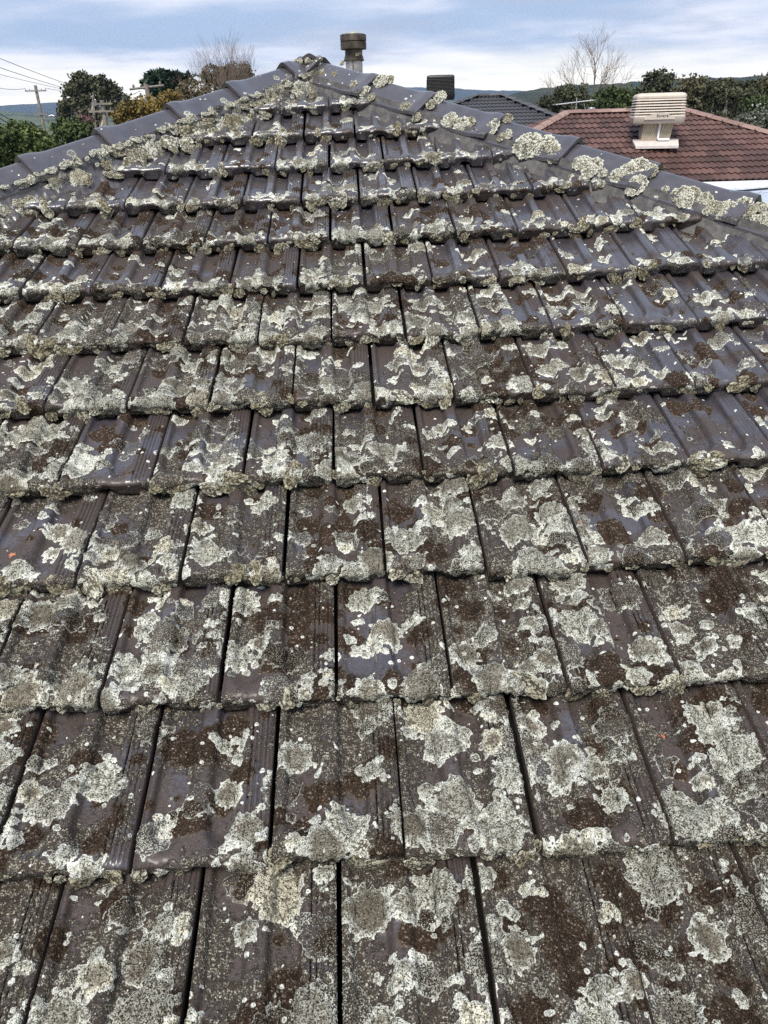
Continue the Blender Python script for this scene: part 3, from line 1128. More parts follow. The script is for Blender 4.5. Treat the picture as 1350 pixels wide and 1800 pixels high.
def make_mortar_bed(org, a, b, c, L, seed, sides=(1, -1), base=-0.20, spread=0.205, growth=0.0):
    """cement bedding from the lower edge of a cap down to the tiles; growth > 0: crusted over with lichen"""
    Vs, Fs, LA, LB_ = [], [], [], []
    nl, nd = (70, 22) if growth else (40, 9)
    n0 = 0
    for sg in sides:
        x, q = np.meshgrid(np.linspace(-0.02, L - 0.02, nl), np.linspace(0, 1, nd), indexing='ij')
        x, q = x.ravel(), q.ravel()
        wob = vnoise(x * 14 + seed * 3.1, np.full_like(x, sg * 2.0), None, 4)
        lat = 0.112 + (spread - 0.112 + 0.02 * (wob - 0.5)) * q ** 1.5
        dr = -0.060 + (base + 0.060) * q
        nz = (fbm(x * 60 + seed, q * 8.0 + sg, None, 2, 8) - 0.5) * 0.008
        y = q * 0.17
        m = len(x)
        la = np.tile([-1.0, -1, -1, 0.5], (m, 1))
        lb = np.tile([0.2, 0.5, 0.1, -1.0], (m, 1))
        if growth:
            rg_ = np.random.default_rng(int(abs(seed) * 7 + 3))
            pale = [(rg_.random() * L, rg_.random() ** 1.4 * 0.14, 0.012 + 0.034 * rg_.random() ** 1.4, rg_.random(), 0.8 * rg_.random()) for _ in range(rg_.poisson(22 * growth))]
            wp = 0.6 * (vnoise(x * 50 + seed, y * 50, None, 5) - 0.5) + 0.4 * (vnoise(x * 140, y * 140 + seed, None, 6) - 0.5)
            sp, tone, age = sd_max(pale, x, y, wp)
            lum = fbm(x * 90 + seed, y * 90, None, 3, 19)
            nz = nz + 0.020 * sstep(sp, 0.0, 0.016) * (0.35 + 0.9 * lum)
            la = np.stack([sp, np.full(m, -1.0), np.full(m, -1.0), tone], -1)
            lb = np.stack([np.clip(0.75 * growth + (lum - 0.5), 0, 1), age, np.full(m, 0.3), np.full(m, -1.0)], -1)
        V = org + np.outer(x, a) + np.outer(sg * (lat + nz), b) + np.outer(dr + nz * 0.6 * (1 if growth else 0), c)
        idx = np.arange(m).reshape(nl, nd) + n0
        F = np.stack([idx[:-1, :-1], idx[:-1, 1:], idx[1:, 1:], idx[1:, :-1]], -1).reshape(-1, 4)
        Vs.append(V)
        Fs.append(F if sg < 0 else F[:, ::-1])
        LA.append(la)
        LB_.append(lb)
        n0 += m
    me = mesh('mortar_bed', np.concatenate(Vs), np.concatenate(Fs), MT if growth else MMORTAR, True, {'lichen_a': np.concatenate(LA), 'lichen_b': np.concatenate(LB_), 'inner': np.concatenate(LA)[:, 0]} if growth else None)
    return link('mortar_bed', me, roof)


CAPH = 0.150
crown0 = roof_apex + np.array([0, 0, CAPH])
caps = {}
STEP = {-1: 0.385, 1: 0.400}
FIRST = {-1: 0.205, 1: 0.110}
for sx in (-1, 1):
    a, b, c = frame_for(sx)
    for i in range(9):
        x_end = FIRST[sx] + STEP[sx] * i + 0.01 * math.sin(i * 2.3)
        L = STEP[sx] + 0.012
        org = crown0 + a * (x_end - L)
        if i == 0:
            L = x_end + 0.02
            org = crown0 - a * 0.02
        amount = 0.75 if sx < 0 else (1.0 if i < 2 else 0.75)
        caps[(sx, i)] = make_cap('hip_cap', org, a, b, c, L, 400 + 20 * sx + i, amount, 0.8, 0.0)
        make_mortar_bed(org, a, b, c, L, 60 * sx + i, growth=(0.95 if i < 4 else 0.55) if sx < 0 else 0.0)
# ridge running back from the apex
ra, rb, rc = np.array([0, -1.0, 0]), np.array([1.0, 0, 0]), np.array([0, 0, 1.0])
for i in range(13):
    yend = roof_apex[1] - 0.075 + 0.40 * i
    org = np.array([roof_apex[0], yend + 0.41, crown0[2] - 0.008])
    o = make_cap('ridge_cap', org, ra, rb, rc, 0.412, 700 + i, 0.9 if i == 0 else 0.3, 0.5)
    caps[(0, i)] = o
    make_mortar_bed(org, ra, rb, rc, 0.412, 700 + i, base=-0.21, spread=0.20) if i else None

# lichen along the left hip: dense cushions on the mortar, and a few on the crown side
rg = np.random.default_rng(77)
a, b, c = frame_for(-1)
for n in range(300):
    d = 0.10 + 2.35 * rg.random()
    q = rg.random()
    dens = 0.45 + 0.55 * math.sin(d * 7.3 + 0.6) ** 2
    if d > 1.45:
        dens *= 0.55
    if rg.random() > dens:
        continue
    lat = 0.120 + 0.075 * q
    dr = -0.072 - 0.095 * q
    P = crown0 + a * d + b * lat + c * dr
    i = min(8, max(0, int(math.ceil((d - FIRST[-1]) / STEP[-1]))))
    mi = int(rg.choice([0, 1, 2], p=[.28, .47, .25]))
    place_cushion(CUSH[(mi, int(rg.integers(5)))], P, b * (0.9 - 0.3 * q) + c * 0.6, 0.008 + 0.027 * rg.random() ** 2.0, rg.random() * 6.28, caps[(-1, i)], (1.4, 0.95, 0.45))
for n in range(60):                                        # pale fringe where the cap meets the mortar
    d = 0.15 + 2.2 * rg.random()
    P = crown0 + a * d + b * (0.122 + 0.008 * rg.random()) + c * (-0.068 + 0.012 * rg.random())
    i = min(8, max(0, int(math.ceil((d - FIRST[-1]) / STEP[-1]))))
    place_cushion(CUSH[(2, int(rg.integers(5)))], P, b * 0.6 + c * 0.8, 0.010 + 0.012 * rg.random(), rg.random() * 6.28, caps[(-1, i)], (1.5, 0.9, 0.7))

# single rosettes and clusters on the right hip: (photo x, photo y, radius in pixels)
a, b, c = frame_for(1)
RIGHT = [(712, 186, 9), (640, 160, 9), (655, 172, 7), (668, 142, 12), (682, 138, 9), (622, 152, 8), (772, 170, 11), (757, 182, 9), (733, 205, 8), (790, 211, 13),
         (812, 219, 12), (826, 217, 9), (860, 228, 12), (868, 218, 10), (890, 208, 9), (882, 240, 8), (893, 238, 9), (928, 256, 22), (955, 257, 20), (976, 268, 12), (970, 278, 9),
         (1022, 287, 13), (1044, 289, 14), (1036, 302, 12), (1030, 313, 9), (1062, 304, 8), (1082, 306, 11), (1105, 302, 14), (1122, 297, 20), (1142, 301, 13), (1118, 322, 16), (1112, 336, 10),
         (1170, 331, 6), (1196, 342, 16), (1214, 345, 16), (1205, 355, 13), (1238, 354, 13), (1257, 366, 13), (1243, 368, 8), (1282, 366, 13), (1268, 376, 8), (1308, 364, 15), (1316, 372, 13), (1338, 365, 10), (1345, 383, 12), (1326, 386, 8)]
for n, (px, py, pr) in enumerate(RIGHT):
    # meet the sight line with the flank of the cap and mortar
    best = None
    for d in np.linspace(0.05, 3.2, 220):
        for q in np.linspace(0, 1, 26):
            if q < 0.6:
                y = q / 0.6 * 0.130
                P = crown0 + a * d + b * y + c * (-(math.sqrt(y * y + 0.022 ** 2) - 0.022) * 0.72)
            else:
                w_ = (q - 0.6) / 0.4
                P = crown0 + a * d + b * (0.130 + 0.06 * w_) + c * (-0.08 - 0.10 * w_)
            x_, y_ = px_of(P)
            e = (x_ - px) ** 2 + (y_ - py) ** 2
            if best is None or e < best[0]:
                best = (e, P, d)
    e, P, d = best
    depth = float(CR[2] @ (P - CAM))
    size = pr / FPX * depth * 1.30
    i = min(8, max(0, int(math.ceil((d - FIRST[1]) / STEP[1]))))
    key = ('big' if rg.random() < 0.7 else 'bigg', int(rg.integers(4))) if pr > 9 else (int(rg.choice([1, 2])), int(rg.integers(5)))
    place_cushion(CUSH[key], P, b * 0.75 + c * 0.65, size, rg.random() * 6.28, caps[(1, i)], (1.05, 1.0, 0.42))
# cement plug under the front end of the ridge
lat_, drop_ = cap_profile(15)
pv = [np.array([roof_apex[0] + l * 0.98, roof_apex[1] - 0.066, crown0[2] - 0.022 + d]) for l, d in zip(lat_, drop_)]
pv += [q + np.array([0, -0.004, -0.17]) for q in pv]
link('mortar_bed', mesh('mortar_bed', np.array(pv), [(i, i + 1, 16 + i, 15 + i) for i in range(14)], MMORTAR, True), roof)
# crust round the junction of the three caps
for n in range(70):
    sx = -1 if rg.random() < .5 else 1
    a, b, c = frame_for(sx)
    d = 0.04 + 0.42 * rg.random() ** 1.3
    q = rg.random()
    P = crown0 + a * d + b * (0.05 + 0.13 * q) + c * (-0.035 - 0.12 * q)
    place_cushion(CUSH[(int(rg.choice([0, 1, 2])), int(rg.integers(5)))], P, b * 0.8 + c * 0.6, 0.006 + 0.013 * rg.random() ** 1.5, rg.random() * 6.28, caps[(sx, 0)], (1.2, 1, 0.6))
for n in range(26):
    P = np.array([crown0[0] + rg.normal(0, 0.06), roof_apex[1] - 0.085, crown0[2] - 0.02 - 0.05 * rg.random()])
    place_cushion(CUSH[(int(rg.choice([0, 1, 2])), int(rg.integers(5)))], P, (0, -0.9, 0.5), 0.006 + 0.010 * rg.random(), rg.random() * 6.28, caps[(0, 0)], (1.2, 1, 0.6))


# ---- the rest of the roof: courses beside and below the picture and the faces turned away, one mass of tiles
def coarse_tile():
    s = np.array([0, .03, .08, .2, .34, .40, .46, .52, .63, .74, .78, .97, 1.0])
    rows = []
    for y, z in ((0.004, -0.006), (0.0, TNOSE - 0.012), (0.014, TNOSE), (0.10, None), (GA * 1.08, None)):
        zz_ = np.full_like(s, z) if z is not None else TNOSE - (TNOSE - 0.004) * (y / (GA * 1.06)) - pan_profile(s, np.full_like(s, y)) * (s < .79)
        rows.append(np.stack([s * TW * 0.975, np.full_like(s, y), zz_], -1))
    P = np.array(rows)
    ny, ns = P.shape[:2]
    idx = np.arange(ny * ns).reshape(ny, ns)
    F = np.stack([idx[:-1, :-1], idx[:-1, 1:], idx[1:, 1:], idx[1:, :-1]], -1).reshape(-1, 4)
    return P.reshape(-1, 3), F


CTV, CTF = coarse_tile()


def tile_mass(cells, basis, origin):
    """tiles at (along, up) cells of a face with axes basis = (along, up, normal)"""
    V, F, n = [], [], 0
    for (u, v, h) in cells:
        P = CTV + np.array([u, v, h])
        V.append(origin + P @ basis)
        F.append(CTF + n)
        n += len(CTV)
    return np.concatenate(V), np.concatenate(F)


cells = []
for k in range(-3, 9):
    odd = 0.5 if k % 2 else 0.0
    for j in range(-26, 27):
        if (k, j) in placed:
            continue
        ul = (j + odd) * TW
        if max(hip_side(ul, k * GA), hip_side(ul + TW, k * GA)) < 0.0:
            continue
        cells.append((ul, k * GA, sag(np.clip(ul, -1.8, 2.2), k * GA)))
Bm = np.array([[1, 0, 0], [0, CT, ST], [0, -ST, CT]])
V, F = tile_mass(cells, Bm, np.zeros(3))
me = mesh('roof_tiles', V, F, MFAR, False)
clip_hips(me, Matrix.Identity(4))
o = tag(link('roof_tiles', me, roof), kind='stuff')
eave_v = -3 * GA
half_e = (APEX_V - eave_v) * CT
ridge_len = 5.2
for sx in (-1, 1):
    al, up, nn = np.array([0, -sx * 1.0, 0]), np.array([-sx * CT, 0, ST]), np.array([sx * ST, 0, CT])
    org = np.array([APEX_U + sx * half_e, roof_apex[1], roof_apex[2] - half_e * math.tan(TH)])
    cells = []
    nrow = int(half_e / CT / GA)
    for k in range(nrow + 1):
        for j in range(-48, 49):
            u = (j + 0.5 * (k % 2)) * TW
            yw = -sx * u
            inset = half_e - k * GA * CT
            if yw < -inset - 0.2 or yw > ridge_len + inset + 0.2:
                continue
            cells.append((u, k * GA, 0))
    V, F = tile_mass(cells, np.array([al, up, nn]), org)
    me = mesh('roof_tiles', V, F, MFAR, False)
    bm = bmesh.new()
    bm.from_mesh(me)
    for (pc, pn) in (((roof_apex[0], roof_apex[1], 0), (-sx, -1, 0)), ((roof_apex[0], roof_apex[1] + ridge_len, 0), (-sx, 1, 0)), ((roof_apex[0], 0, 0), (-sx, 0, 0))):
        bmesh.ops.bisect_plane(bm, geom=list(bm.verts) + list(bm.edges) + list(bm.faces), plane_co=Vector(pc), plane_no=Vector(pn).normalized(), clear_outer=True)
    bm.to_mesh(me)
    bm.free()
    tag(link('roof_tiles', me, roof), kind='stuff')
# boards under the tiles so that no light shines up through the joints
under = []
ez = roof_apex[2] - half_e * math.tan(TH)
e = half_e
P0 = np.array([APEX_U, roof_apex[1], roof_apex[2]])
P1 = P0 + [0, ridge_len, 0]
cn = [P0 + [-e, -e, -e * math.tan(TH)], P0 + [e, -e, -e * math.tan(TH)], P1 + [e, e, -e * math.tan(TH)], P1 + [-e, e, -e * math.tan(TH)]]
off = np.array([0, 0, -0.10])
link('roof_boards', mesh('roof_boards', np.array([P0 + off, P1 + off] + [q + off for q in cn]), [(2, 3, 0), (3, 4, 1, 0), (4, 5, 1), (5, 2, 0, 1)], plain('dark_boards', (0.02, 0.018, 0.016), 0.9)), roof)
wl = MB()
wl.box((APEX_U, roof_apex[1] + ridge_len / 2, (ez + GZ) / 2 - 0.15), (2 * e - 1.1, 2 * e + ridge_len - 1.1, ez - GZ - 0.25))
hw = wl.build('house_walls', MBRICK, roof)

# ------------------------------------------------------------------ flue on the far slope
fp = at(623, 128, 5.75)
fx, fy, fz = fp
flue = empty('flue_pipe', (fx, fy, fz - 0.5))
tag(flue, 'round metal flue pipe with tarnished cowl rising behind the roof apex', 'flue')
rp = 0.079
FS = 0.76


def fl(prof):
    return [(r_ * FS, z_ * 0.72) for r_, z_ in prof]


MB().lathe(fl([(rp, -0.75), (rp, 0.112)]), 28, (fx, fy, fz)).build('pipe', MFLUE, flue, True)
MB().box((fx - 0.009, fy - rp * FS, fz - 0.05), (0.006, 0.006, 0.24)).build('seam', MFLUERUST, flue)
MB().lathe(fl([(rp + .001, 0.100), (rp + .014, 0.100), (rp + .016, 0.108), (rp + .016, 0.116), (rp + .010, 0.121), (rp + .010, 0.140), (rp + .003, 0.144), (rp + .002, 0.205)]), 28, (fx, fy, fz)).build('collar', MFLUERUST, flue, True)
MB().lathe(fl([(rp, 0.204), (0.118, 0.200), (0.121, 0.203), (0.121, 0.262), (0.117, 0.264), (0.113, 0.258), (0.10, 0.25)]), 32, (fx, fy, fz)).build('lower_band', MFLUERUST, flue, True)
MB().lathe(fl([(0.10, 0.275), (0.118, 0.272), (0.122, 0.270), (0.122, 0.318), (0.119, 0.325), (0.105, 0.330), (0.07, 0.331)]), 32, (fx, fy, fz)).build('upper_band', MFLUERUST, flue, True)
MB().lathe(fl([(0.072, 0.329), (0.064, 0.340), (0.046, 0.350), (0.024, 0.355), (0.001, 0.357)]), 24, (fx, fy, fz)).build('dome', MDOME, flue, True)
MB().lathe(fl([(0.070, 0.20), (0.070, 0.30)]), 20, (fx, fy, fz)).build('inner_pipe', MFLUERUST, flue, True)
place_cushion(CUSH[(1, 1)], (fx + 0.036, fy - rp * FS - 0.002, fz + 0.112), (0.4, -1, 0.1), 0.021, 0.4, flue, (1.5, .7, .6))


# ------------------------------------------------------------------ neighbouring houses
def rolled_tile(w, g):
    s = np.linspace(0, 1, 9)
    prof = 0.034 * (0.5 - 0.5 * np.cos(4 * math.pi * s)) ** 0.8
    V, F = [], []
    for y, dz, use in ((0.01, -0.005, 0), (0.0, 0.028, 1), (g * 1.05, 0.0, 1)):
        for q, z in zip(s, prof):
            V.append((q * w, y, dz + z * (1 if use else 0.95)))
    n = len(s)
    for j in range(2):
        for i in range(n - 1):
            F.append((j * n + i, j * n + i + 1, (j + 1) * n + i + 1, (j + 1) * n + i))
    return np.array(V), F


def ridge_tile(L, w, d):
    V, F = [], []
    sec = [(-w, -d), (-w * 0.62, -d * 0.42), (-w * 0.2, -0.06 * d), (w * 0.2, -0.06 * d), (w * 0.62, -d * 0.42), (w, -d)]
    for x, k in ((0, 1.0), (L, 1.08)):
        for a_, z in sec:
            V.append((x, a_ * k, z * k + 0.012 * (k - 1) * 12))
    n = len(sec)
    for i in range(n - 1):
        F.append((i, i + 1, n + i + 1, n + i))
    b0 = len(V)
    for a_, z in sec:
        V.append((L, a_ * 0.93, z * 1.0 - 0.03))
    for i in range(n - 1):
        F.append((n + i, n + i + 1, b0 + i + 1, b0 + i))
    return np.array(V), F


def neighbour(name, label, origin, yaw, Lr, D, pitch, mats, tw, tg, individual, wall_h, capname='ridge_cap'):
    """hip-roofed house; origin = middle of the front eave; front faces the camera"""
    root = empty(name, (origin[0], origin[1], GZ))
    tag(root, label, 'house')
    cy, sy = math.cos(yaw), math.sin(yaw)
    Rz = np.array([[cy, -sy, 0], [sy, cy, 0], [0, 0, 1]])
    cp_, sp_ = math.cos(pitch), math.sin(pitch)
    tv, tf = rolled_tile(tw, tg)
    tm = mesh('roof_tile', tv, tf, mats[0], False)
    half = Lr / 2 + D
    zr = D * math.tan(pitch)

    def W(p):
        return origin + Rz @ np.array(p, float)
    # front face
    nrow = int(D / cp_ / tg)
    inst, rest = [], []
    for k in range(nrow + 1):
        inset = k * tg * cp_
        for j in range(-int(half / tw) - 2, int(half / tw) + 2):
            x0 = j * tw + (tw / 2 if k % 2 else 0)
            if x0 + tw * 0.5 < -half + inset or x0 + tw * 0.5 > half - inset:
                continue
            P = W((x0, inset, k * tg * sp_))
            px, py = px_of(P)
            (inst if individual and 900 < px < 1365 and py < 335 else rest).append((x0, k))
    for (x0, k) in inst[:300]:
        m = Matrix.Translation(Vector(W((x0, k * tg * cp_, k * tg * sp_)))) @ Matrix.Rotation(yaw, 4, 'Z') @ Matrix.Rotation(pitch, 4, 'X')
        link('roof_tile', tm, root, m)
    rest += inst[300:]

    def mass(cells, base, al, up, nn):
        Bq = np.array([al, up, nn])
        V, F, n = [], [], 0
        for (x0, k) in cells:
            V.append(np.array([W(base + q) for q in ((tv + [x0, k * tg, 0]) @ Bq)]))
            F += [tuple(i + n for i in f) for f in tf]
            n += len(tv)
        if V:
            tag(link('roof_tiles', mesh('roof_tiles', np.concatenate(V), F, mats[0]), root), kind='stuff')
    mass(rest, np.zeros(3), np.array([1, 0, 0]), np.array([0, cp_, sp_]), np.array([0, -sp_, cp_]))
    for sx in (-1, 1):
        cells_ = []
        for k in range(nrow + 1):
            inset = k * tg * cp_
            for j in range(-int(D / tw) - 2, int(D / tw) + 2):
                x0 = j * tw
                if abs(x0 + tw / 2) < D - inset:
                    cells_.append((x0, k))
        mass(cells_, np.array([sx * half, D, 0]), np.array([0, sx * 1.0, 0]), np.array([-sx * cp_, 0, sp_]), np.array([sx * sp_, 0, cp_]))
    # closed roof body under the tiles, and walls
    dn = np.array([0, 0, -0.03])
    pts = [np.array(q) + dn for q in ((-half, 0, 0), (half, 0, 0), (half, 2 * D, 0), (-half, 2 * D, 0), (-Lr / 2, D, zr), (Lr / 2, D, zr))]
    link('roof', mesh('roof', np.array([W(q) for q in pts]), [(0, 1, 5, 4), (1, 2, 5), (2, 3, 4, 5), (3, 0, 4), (0, 3, 2, 1)], mats[0]), root)
    wz = origin[2] - GZ
    wb = MB().box((0, 0, 0), (2 * half - 1.0, 2 * D - 1.0, wz - 0.2))
    wb.V = [tuple(W(np.array(v) + [0, D, -wz / 2 - 0.12])) for v in wb.V]
    wb.build('wall', mats[2], root)
    # caps on ridge and hips
    cl_ = 0.40

    def capline(A_, B_):
        A_, B_ = W(A_), W(B_)
        n = max(1, int(round(np.linalg.norm(B_ - A_) / cl_)))
        Ls = np.linalg.norm(B_ - A_) / n
        rv, rf = ridge_tile(Ls, 0.14, 0.075)
        rm = mesh(capname, rv, rf, mats[1])
        d = Vector(B_ - A_).normalized()
        side = Vector((0, 0, 1)).cross(d).normalized()
        upv = d.cross(side)
        R3 = Matrix((d, side, upv)).transposed().to_4x4()
        for i in range(n):
            link(capname, rm, root, Matrix.Translation(Vector(A_ + (B_ - A_) * i / n) + upv * 0.095) @ R3)
    capline((-Lr / 2, D, zr), (Lr / 2, D, zr))
    capline((-Lr / 2, D, zr), (-half, 0, 0))
    capline((Lr / 2, D, zr), (half, 0, 0))
    return root, W, half


RED_Y = 17.6
RED_D, RED_P = 3.95, math.radians(19.6)
eave_pt = at(1130, 320, RED_Y)
rl, rr_ = at(997, 203, RED_Y + RED_D)[0], at(1204, 193, RED_Y + RED_D)[0]
red, RW, rhalf = neighbour('house', 'brick house with a red rolled-tile hip roof carrying a cream cooler', np.array([(rl + rr_) / 2, RED_Y, eave_pt[2] - 0.03]), math.radians(0.6),
                           rr_ - rl, RED_D, RED_P, (MRED, MREDCAP, MBRICK), 0.30, 0.315, True, 3)
gut = MB()
for (x0, x1) in ((-rhalf - .1, rhalf + .1),):
    gut.box((0, 0, 0), (2 * rhalf + 0.2, 0.12, 0.11))
gut.V = [tuple(RW(np.array(v) + [0, -0.08, -0.06])) for v in gut.V]
gut.build('gutter', MWHITE, red)

DK_Y = 27.0
dk_apex = at(866, 163, DK_Y + 5.6)
dark, DW, dhalf = neighbour('house', 'house with a dark grey tiled hip roof carrying a black cooler', np.array([dk_apex[0] - 1.6, DK_Y, dk_apex[2] - 5.6 * math.tan(math.radians(20)) - 0.12]), math.radians(-15),
                            1.0, 5.6, math.radians(20), (MDARKROOF, MDARKROOF, MBRICK), 0.30, 0.32, False, 3)

# pale metal lean-to roof in front of the red house
mr = empty('metal_roof', (*at(1290, 345, 14.5)[:2], GZ))
tag(mr, 'pale blue-grey metal sheet roof in front of the red tiled house', 'roof', kind='thing')
fa, fb = at(1165, 327, RED_Y - 0.45), at(1500, 322, RED_Y - 0.45)
fa[2] -= 0.10
fb[2] = fa[2]
na, nb_ = fa + np.array([0, -4.6, -0.22]), fb + np.array([0, -4.6, -0.22])
V, F = [], []
nr = 64
for i in range(nr + 1):
    q = i / nr
    z = 0.03 if i % 4 == 0 else 0.0
    V += [fa + (fb - fa) * q + [0, 0, z], na + (nb_ - na) * q + [0, 0, z]]
for i in range(nr):
    F.append((2 * i, 2 * i + 1, 2 * i + 3, 2 * i + 2))
link('sheet', mesh('sheet', np.array(V), F, MZINC), mr)
MB().box((fa + fb) / 2 + [0, 0.10, 0.02], (np.linalg.norm(fb - fa), 0.10, 0.14)).build('flashing', MWHITE, mr)
mid = (na + nb_ + fa + fb) / 4
MB().box(mid + [0, -2.2, -1.6], (0.1, 0.1, 2.9)).build('post', MWHITE, mr)
MB().tube([fa * 0.75 + na * 0.25 + [0.4, 0, 0.07], fb * 0.98 + nb_ * 0.02 + [0, 0, 0.10]], 0.022, 6).build('pipe', MBLACK, mr)


# ---- evaporative coolers
def rounded_rect(w, d, r, n=5):
    pts = []
    for cx, cy, a0 in ((w / 2 - r, d / 2 - r, 0), (-w / 2 + r, d / 2 - r, 90), (-w / 2 + r, -d / 2 + r, 180), (w / 2 - r, -d / 2 + r, 270)):
        for i in range(n + 1):
            t_ = math.radians(a0 + 90 * i / n)
            pts.append((cx + r * math.cos(t_), cy + r * math.sin(t_)))
    return pts


def loft(rings):
    """rings: list of (points xy, z); closed tube with capped ends"""
    V, F = [], []
    n = len(rings[0][0])
    for pts, z in rings:
        V += [(x, y, z) for x, y in pts]
    for i in range(len(rings) - 1):
        for j in range(n):
            F.append((i * n + j, i * n + (j + 1) % n, (i + 1) * n + (j + 1) % n, (i + 1) * n + j))
    F.append(tuple(range(n - 1, -1, -1)))
    F.append(tuple((len(rings) - 1) * n + j for j in range(n)))
    return V, F


def cooler(name, label, base, yaw, W_, D_, H, mat, padmat, nsl, slope, basemat, taper=0.05, pedestal=True):
    root = empty(name, base)
    tag(root, label, 'cooler')
    cy, sy = math.cos(yaw), math.sin(yaw)

    def put(V, F, nm, m, smooth=True):
        b_ = MB()
        b_.add([(base[0] + x * cy - y * sy, base[1] + x * sy + y * cy, base[2] + z) for x, y, z in V], F)
        return b_.build(nm, m, root, smooth)
    z0 = 0.35 if pedestal else 0.18
    k = lambda z: 1 + 0.02 - taper * (z / H)
    rr = lambda f: rounded_rect(W_ * f, D_ * f, 0.07)
    # tray
    V, F = loft([(rr(0.95), z0), (rr(0.985), z0 + 0.02), (rr(1.02), z0 + 0.17 * H / 0.75), (rr(0.99), z0 + 0.18 * H / 0.75)])
    put(V, F, 'tray', mat)
    # dark pads inside
    zt = z0 + H
    V, F = loft([(rr(0.90), z0 + 0.15), (rr(0.87), zt - 0.06)])
    put(V, F, 'filter_pad', padmat)
    # corner posts
    for sx in (-1, 1):
        for sy_ in (-1, 1):
            f0, f1 = 0.965, 0.965 - taper
            xw = 0.095
            V = []
            for z, f in ((z0 + 0.16, f0), (zt - 0.09, f1)):
                hx, hy = W_ / 2 * f, D_ / 2 * f
                for (px_, py_) in ((hx, hy), (hx - xw, hy), (hx - xw, hy - xw), (hx, hy - xw)):
                    V.append((sx * px_, sy_ * py_, z))
            put(V, [(0, 1, 5, 4), (1, 2, 6, 5), (2, 3, 7, 6), (3, 0, 4, 7), (0, 3, 2, 1), (4, 5, 6, 7)], 'corner_post', mat, False)
    # louvre slats, each a sloping frame round the body
    zs = np.linspace(z0 + 0.20 * H / 0.75, zt - 0.12, nsl)
    hs_ = (zs[1] - zs[0])
    for z in zs:
        f = 1.0 - taper * ((z - z0) / H)
        V, F = [], []
        rings = [(rr(f + 0.016), z - hs_ * 0.34), (rr(f + 0.022), z - hs_ * 0.22), (rr(f - 0.020), z + hs_ * 0.28), (rr(f - 0.050), z + hs_ * 0.22)]
        n = len(rings[0][0])
        for pts, q in rings:
            V += [(x, y, q) for x, y in pts]
        for i in range(4):
            i2 = (i + 1) % 4
            for j in range(n):
                F.append((i * n + j, i * n + (j + 1) % n, i2 * n + (j + 1) % n, i2 * n + j))
        put(V, F, 'slat', mat)
    # lid with rounded shoulders
    fl = 1.0 - taper
    V, F = loft([(rr(fl + .005), zt - 0.095), (rr(fl + .012), zt - 0.06), (rr(fl - 0.01), zt - 0.02), (rr(fl - 0.06), zt + 0.005), (rr(fl - 0.16), zt + 0.018), (rr(0.4), zt + 0.022)])
    put(V, F, 'lid', mat)
    if pedestal:
        ct_ = math.tan(slope)
        pw_, pd = W_ * 0.26, D_ * 0.30
        V = [(-pw_ - 0.05, -pd, -0.02 - pd * ct_), (pw_, -pd, -0.02 - pd * ct_), (pw_, pd, pd * ct_ - 0.02), (-pw_ - 0.05, pd, pd * ct_ - 0.02),
             (-pw_, -pd * 1.05, z0 + 0.01), (pw_ + 0.06, -pd * 1.05, z0 + 0.01), (pw_ + 0.06, pd, z0 + 0.01), (-pw_, pd, z0 + 0.01)]
        put(V, [(0, 1, 5, 4), (1, 2, 6, 5), (2, 3, 7, 6), (3, 0, 4, 7)], 'dropper', basemat, False)
        b_ = MB()
        x0, x1 = -pw_ - 0.16, pw_ + 0.20
        V = []
        for (x, y) in ((x0, -pd - 0.30), (x1, -pd - 0.30), (x1 + 0.02, -pd + 0.08), (x0 - 0.06, -pd + 0.08)):
            V.append((x, y, y * ct_ + 0.115))
            V.append((x, y, y * ct_ + 0.06))
        put(V, [(0, 2, 4, 6), (1, 7, 5, 3), (0, 1, 3, 2), (2, 3, 5, 4), (4, 5, 7, 6), (6, 7, 1, 0)], 'flashing', MPALE, False)
        b_ = MB()
        pth = [(0.06, -pd * 1.05 - 0.045, z0 + 0.01), (0.045, -pd - 0.05, 0.20), (0.04, -pd - 0.05, -pd * ct_ + 0.16), (0.06, -pd - 0.06, -pd * ct_ + 0.135), (0.30, -pd - 0.06, -pd * ct_ + 0.135)]
        b_.tube(pth, 0.026, 8)
        put(b_.V, b_.F, 'drain_pipe', MWHITE)
    return root, put


cb = at(1158, 252, RED_Y + 1.75)
# rest it on the roof plane
roof_z = lambda yy: eave_pt[2] + (yy - RED_Y) * math.tan(RED_P)
cb = np.array([cb[0], cb[1] + 0.35, roof_z(cb[1] + 0.35) + 0.03])
cool, cput = cooler('evaporative_cooler', 'cream louvred evaporative cooler on a boxy stand on the red tiled roof', cb, math.radians(-14), 1.16, 1.16, 0.62, MCREAM, MDARKVOID, 7, RED_P, MCREAM2)
# arched badge with the maker's name on the front of the tray
V, F = [], []
nA = 17
for i in range(nA):
    q = i / (nA - 1)
    x = -0.34 + 0.68 * q
    top_ = 0.35 + 0.155 + 0.075 * math.sin(math.pi * q) ** 1.4
    for yy in (-0.612, -0.585):
        V += [(x, yy, 0.35 + 0.09), (x, yy, top_)]
for i in range(nA - 1):
    a_ = 4 * i
    F += [(a_, a_ + 4, a_ + 5, a_ + 1), (a_ + 1, a_ + 5, a_ + 7, a_ + 3)]
cput(V, F, 'badge_panel', MCREAM)
tcu = bpy.data.curves.new('badge_lettering', 'FONT')
tcu.body = 'Bonaire'
tcu.size = 0.085
tcu.align_x = 'CENTER'
tcu.extrude = 0.002
tob = bpy.data.objects.new('lettering_curve', tcu)
tme = bpy.data.meshes.new_from_object(tob)
tme.name = 'badge_lettering'
tme.materials.clear()
tme.materials.append(MTEXT)
bpy.data.objects.remove(tob)
yw = math.radians(-14)
